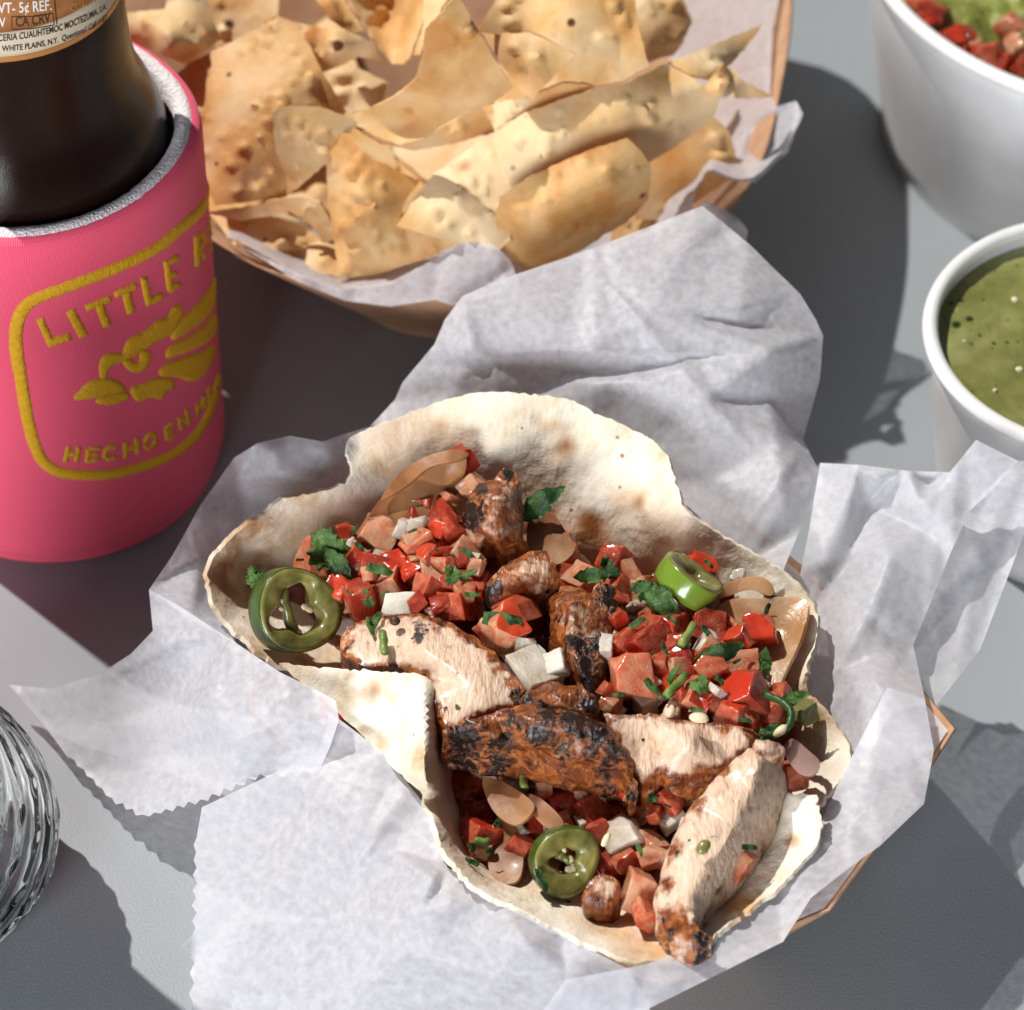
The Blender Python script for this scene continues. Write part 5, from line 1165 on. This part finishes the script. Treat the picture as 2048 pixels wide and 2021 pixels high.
for (x, y, s, a) in [(709, 1060, 26, -.8), (720, 1095, 30, .9), (760, 1140, 60, .3), (840, 1012, 16, 0), (936, 1107, 36, .7), (935, 1150, 44, -.5), (945, 1190, 32, .1), (752, 1240, 46, -1.0), (741, 1255, 40, 1.4), (1012, 1433, 36, .9), (1275, 1245, 40, -.5), (1330, 1300, 30, 1.2), (1305, 1375, 44, .9), (1338, 1392, 30, -.5), (1440, 1360, 28, 1.1), (1440, 1360, 20, .2),
                     (1415, 1265, 34, .9), (1345, 1350, 44, -1), (1418, 1128, 26, .8), (1375, 1690, 36, -1.1), (1365, 1710, 30, .5), (965, 1510, 24, 1.2), (1000, 1640, 40, -1), (1085, 1760, 50, 1.3), (1335, 1612, 18, .4), (1500, 1695, 34, .1), (1490, 1440, 30, .3), (1395, 1420, 30, .2), (908, 1010, 14, .4), (985, 1530, 40, .5), (1345, 1240, 30, .8), (600, 1120, 18, 0), (870, 1100, 16, .7), (1280, 1700, 30, 1.2), (700, 1185, 18, .4)]:
    herb('scrap', x, y, s, a, 'small chopped cilantro scrap next to '+near(x, y), HG, 6.5 if not (1330 < x < 1400 and 1680 < y < 1720) else 12)
rh = random.Random(91)
for i in range(30):
    x, y = rh.choice([(rh.uniform(680, 950), rh.uniform(1040, 1210)), (rh.uniform(1210, 1570), rh.uniform(1140, 1420)), (rh.uniform(940, 1320), rh.uniform(1520, 1740))])
    herb('scrap' if rh.random() < .7 else 'leaf', x, y, rh.uniform(16, 34), rh.uniform(0, 6), 'small chopped cilantro scrap next to '+near(x, y), HG, 5.5)
def tube(name, pts, r, m, parent=None, seg=8):
    P_ = [np.array(p, float) for p in pts]; n = len(P_); V = []; F = []
    for i in range(n):
        d = P_[min(i+1, n-1)]-P_[max(i-1, 0)]; d /= np.linalg.norm(d)
        u = np.cross(d, (0, 0, 1.)); u /= max(np.linalg.norm(u), 1e-6); v = np.cross(d, u)
        for j in range(seg):
            a = 2*math.pi*j/seg; V.append(tuple(P_[i]+(u*math.cos(a)+v*math.sin(a))*r*.001*(1+.15*math.sin(i*2.1+j))))
    for i in range(n-1):
        for j in range(seg): F.append((i*seg+j, i*seg+(j+1) % seg, (i+1)*seg+(j+1) % seg, (i+1)*seg+j))
    F += [tuple(range(seg)), tuple(range((n-1)*seg, n*seg))]
    o = obj(name, V, F, m, parent); fixn(o); return o
def smooth_pts(pts, sub=6):
    out = []
    for i in range(len(pts)-1):
        p0, p1, p2, p3 = [np.array(pts[min(max(i+k-1, 0), len(pts)-1)], float) for k in range(4)]
        for j in range(sub):
            t = j/sub; out.append(.5*((2*p1)+(-p0+p2)*t+(2*p0-5*p1+4*p2-p3)*t*t+(-p0+3*p1-3*p2+p3)*t**3))
    out.append(np.array(pts[-1], float)); return out
st = tube('cilantro_sprig', [at(*p) for p in smooth_pts([(1532, 1390, 50), (1565, 1405, 51), (1582, 1425, 51), (1575, 1455, 50), (1545, 1470, 49), (1520, 1462, 49)])], .75, M['cil'])
tag(st, 'looped green cilantro stem beside the pale chicken slice', 'herb')
for (x, y, a, l, lb) in [(767, 1285, 1.5, 42, 'short cut cilantro stem lying on the wide chicken slice'), (1047, 1560, 1.5, 36, 'short cut stem on the squared tomato in the front taco'), (1020, 1618, -.9, 44, 'pale stem piece on the mauve onion strip'), (1352, 1370, -.8, 60, 'long cut stem between tomato dice beside the pale slice'), (964, 1684, .1, 30, 'short stem stuck to shaded tomato in the front taco'), (1375, 1270, -1.0, 50, 'cut stem between tomatoes under the light green pepper slice')]:
    z = zf(x, y)+(8.5 if y == 1285 else 6); dx, dy = math.cos(a)*l/2, math.sin(a)*l/2
    tag(tube('cilantro_sprig', [at(x-dx+dx*2*i/5, y-dy+dy*2*i/5, z) for i in range(6)], .85, M['stem']), lb, 'herb')
# little seeds and charred crumbs
def bead(name, px, py, z, rx, ry, ang, m, label, cat, group=None, parent=None):
    bm = bmesh.new(); bmesh.ops.create_icosphere(bm, subdivisions=2, radius=1); B = basis(-FWD+UPV*.3, ang); L0 = at(px, py, z)
    V = [L0+(B @ Vector((v.co.x*rx, v.co.y*ry, v.co.z*min(rx, ry)*.8)))*.001*(1+.12*noise.noise(v.co*1.7+L0*900)) for v in bm.verts]; F = [tuple(v.index for v in f.verts) for f in bm.faces]; bm.free()
    o = obj(name, V, F, m, parent)
    if label: tag(o, label, cat, group)
    return o
bead('seed', 1398, 1436, 52, 2.0, 1.1, .1, M['seed'], 'cream seed stuck to the tomato above the pale chicken slice', 'seed')
bead('seed', 1561, 1462, 50, 1.7, .9, -.7, M['seed'], 'cream seed beside the crumpled cilantro leaf', 'seed')
bead('seed', 1407, 1695, 48.5, 1.7, 1.2, -.9, M['jflesh'], 'pale green seed on the leaning chicken strip', 'seed')
bead('seed', 1212, 1680, 38, .7, 1.6, .5, M['seed'], 'white sliver on the pale squared onion chunk', 'seed')
bead('seed', 752, 1115, 46, 1.3, .7, -.5, M['seed'], 'cream seed below the squared tomato near the pepper ring', 'seed')
bead('onion_crumb', 1034, 812, 57.6, 2.2, 1.0, -.3, M['gonion'], 'burnt onion crumb on the back tortilla wall', 'crumb')
bead('crumb', 790, 1242, 49.5, 1.1, 1.0, .5, M['ink'], 'black charred crumb on the wide chicken slice', 'crumb')

# ------------------------------------------------------------------ salsa and guacamole bits
for (x, y, r_) in [(2030, 600, .7), (2038, 741, .85), (1990, 782, .5), (1929, 683, .35)]:  # last bead is a glint on the salsa, painted as a pale bead
    bead('seed', x, y, 45.6, r_*1.2, r_, rd.uniform(0, 3), M['seed'], None, None, None, sv)
for (x, y, s) in [(1840, 14, 56), (1868, 26, 70), (1852, 46, 46), (1905, 84, 60), (1935, 72, 50), (1985, 112, 62), (1950, 96, 40), (2020, 52, 66), (2036, 92, 60), (2010, 128, 46), (1925, 100, 36), (2046, 138, 46)]:
    o = dice('t', x, y, s*1.0, 'red tomato dice on the guacamole in the large bowl', 'tomato dice in the guacamole', 0, (0, 0, 54.0))
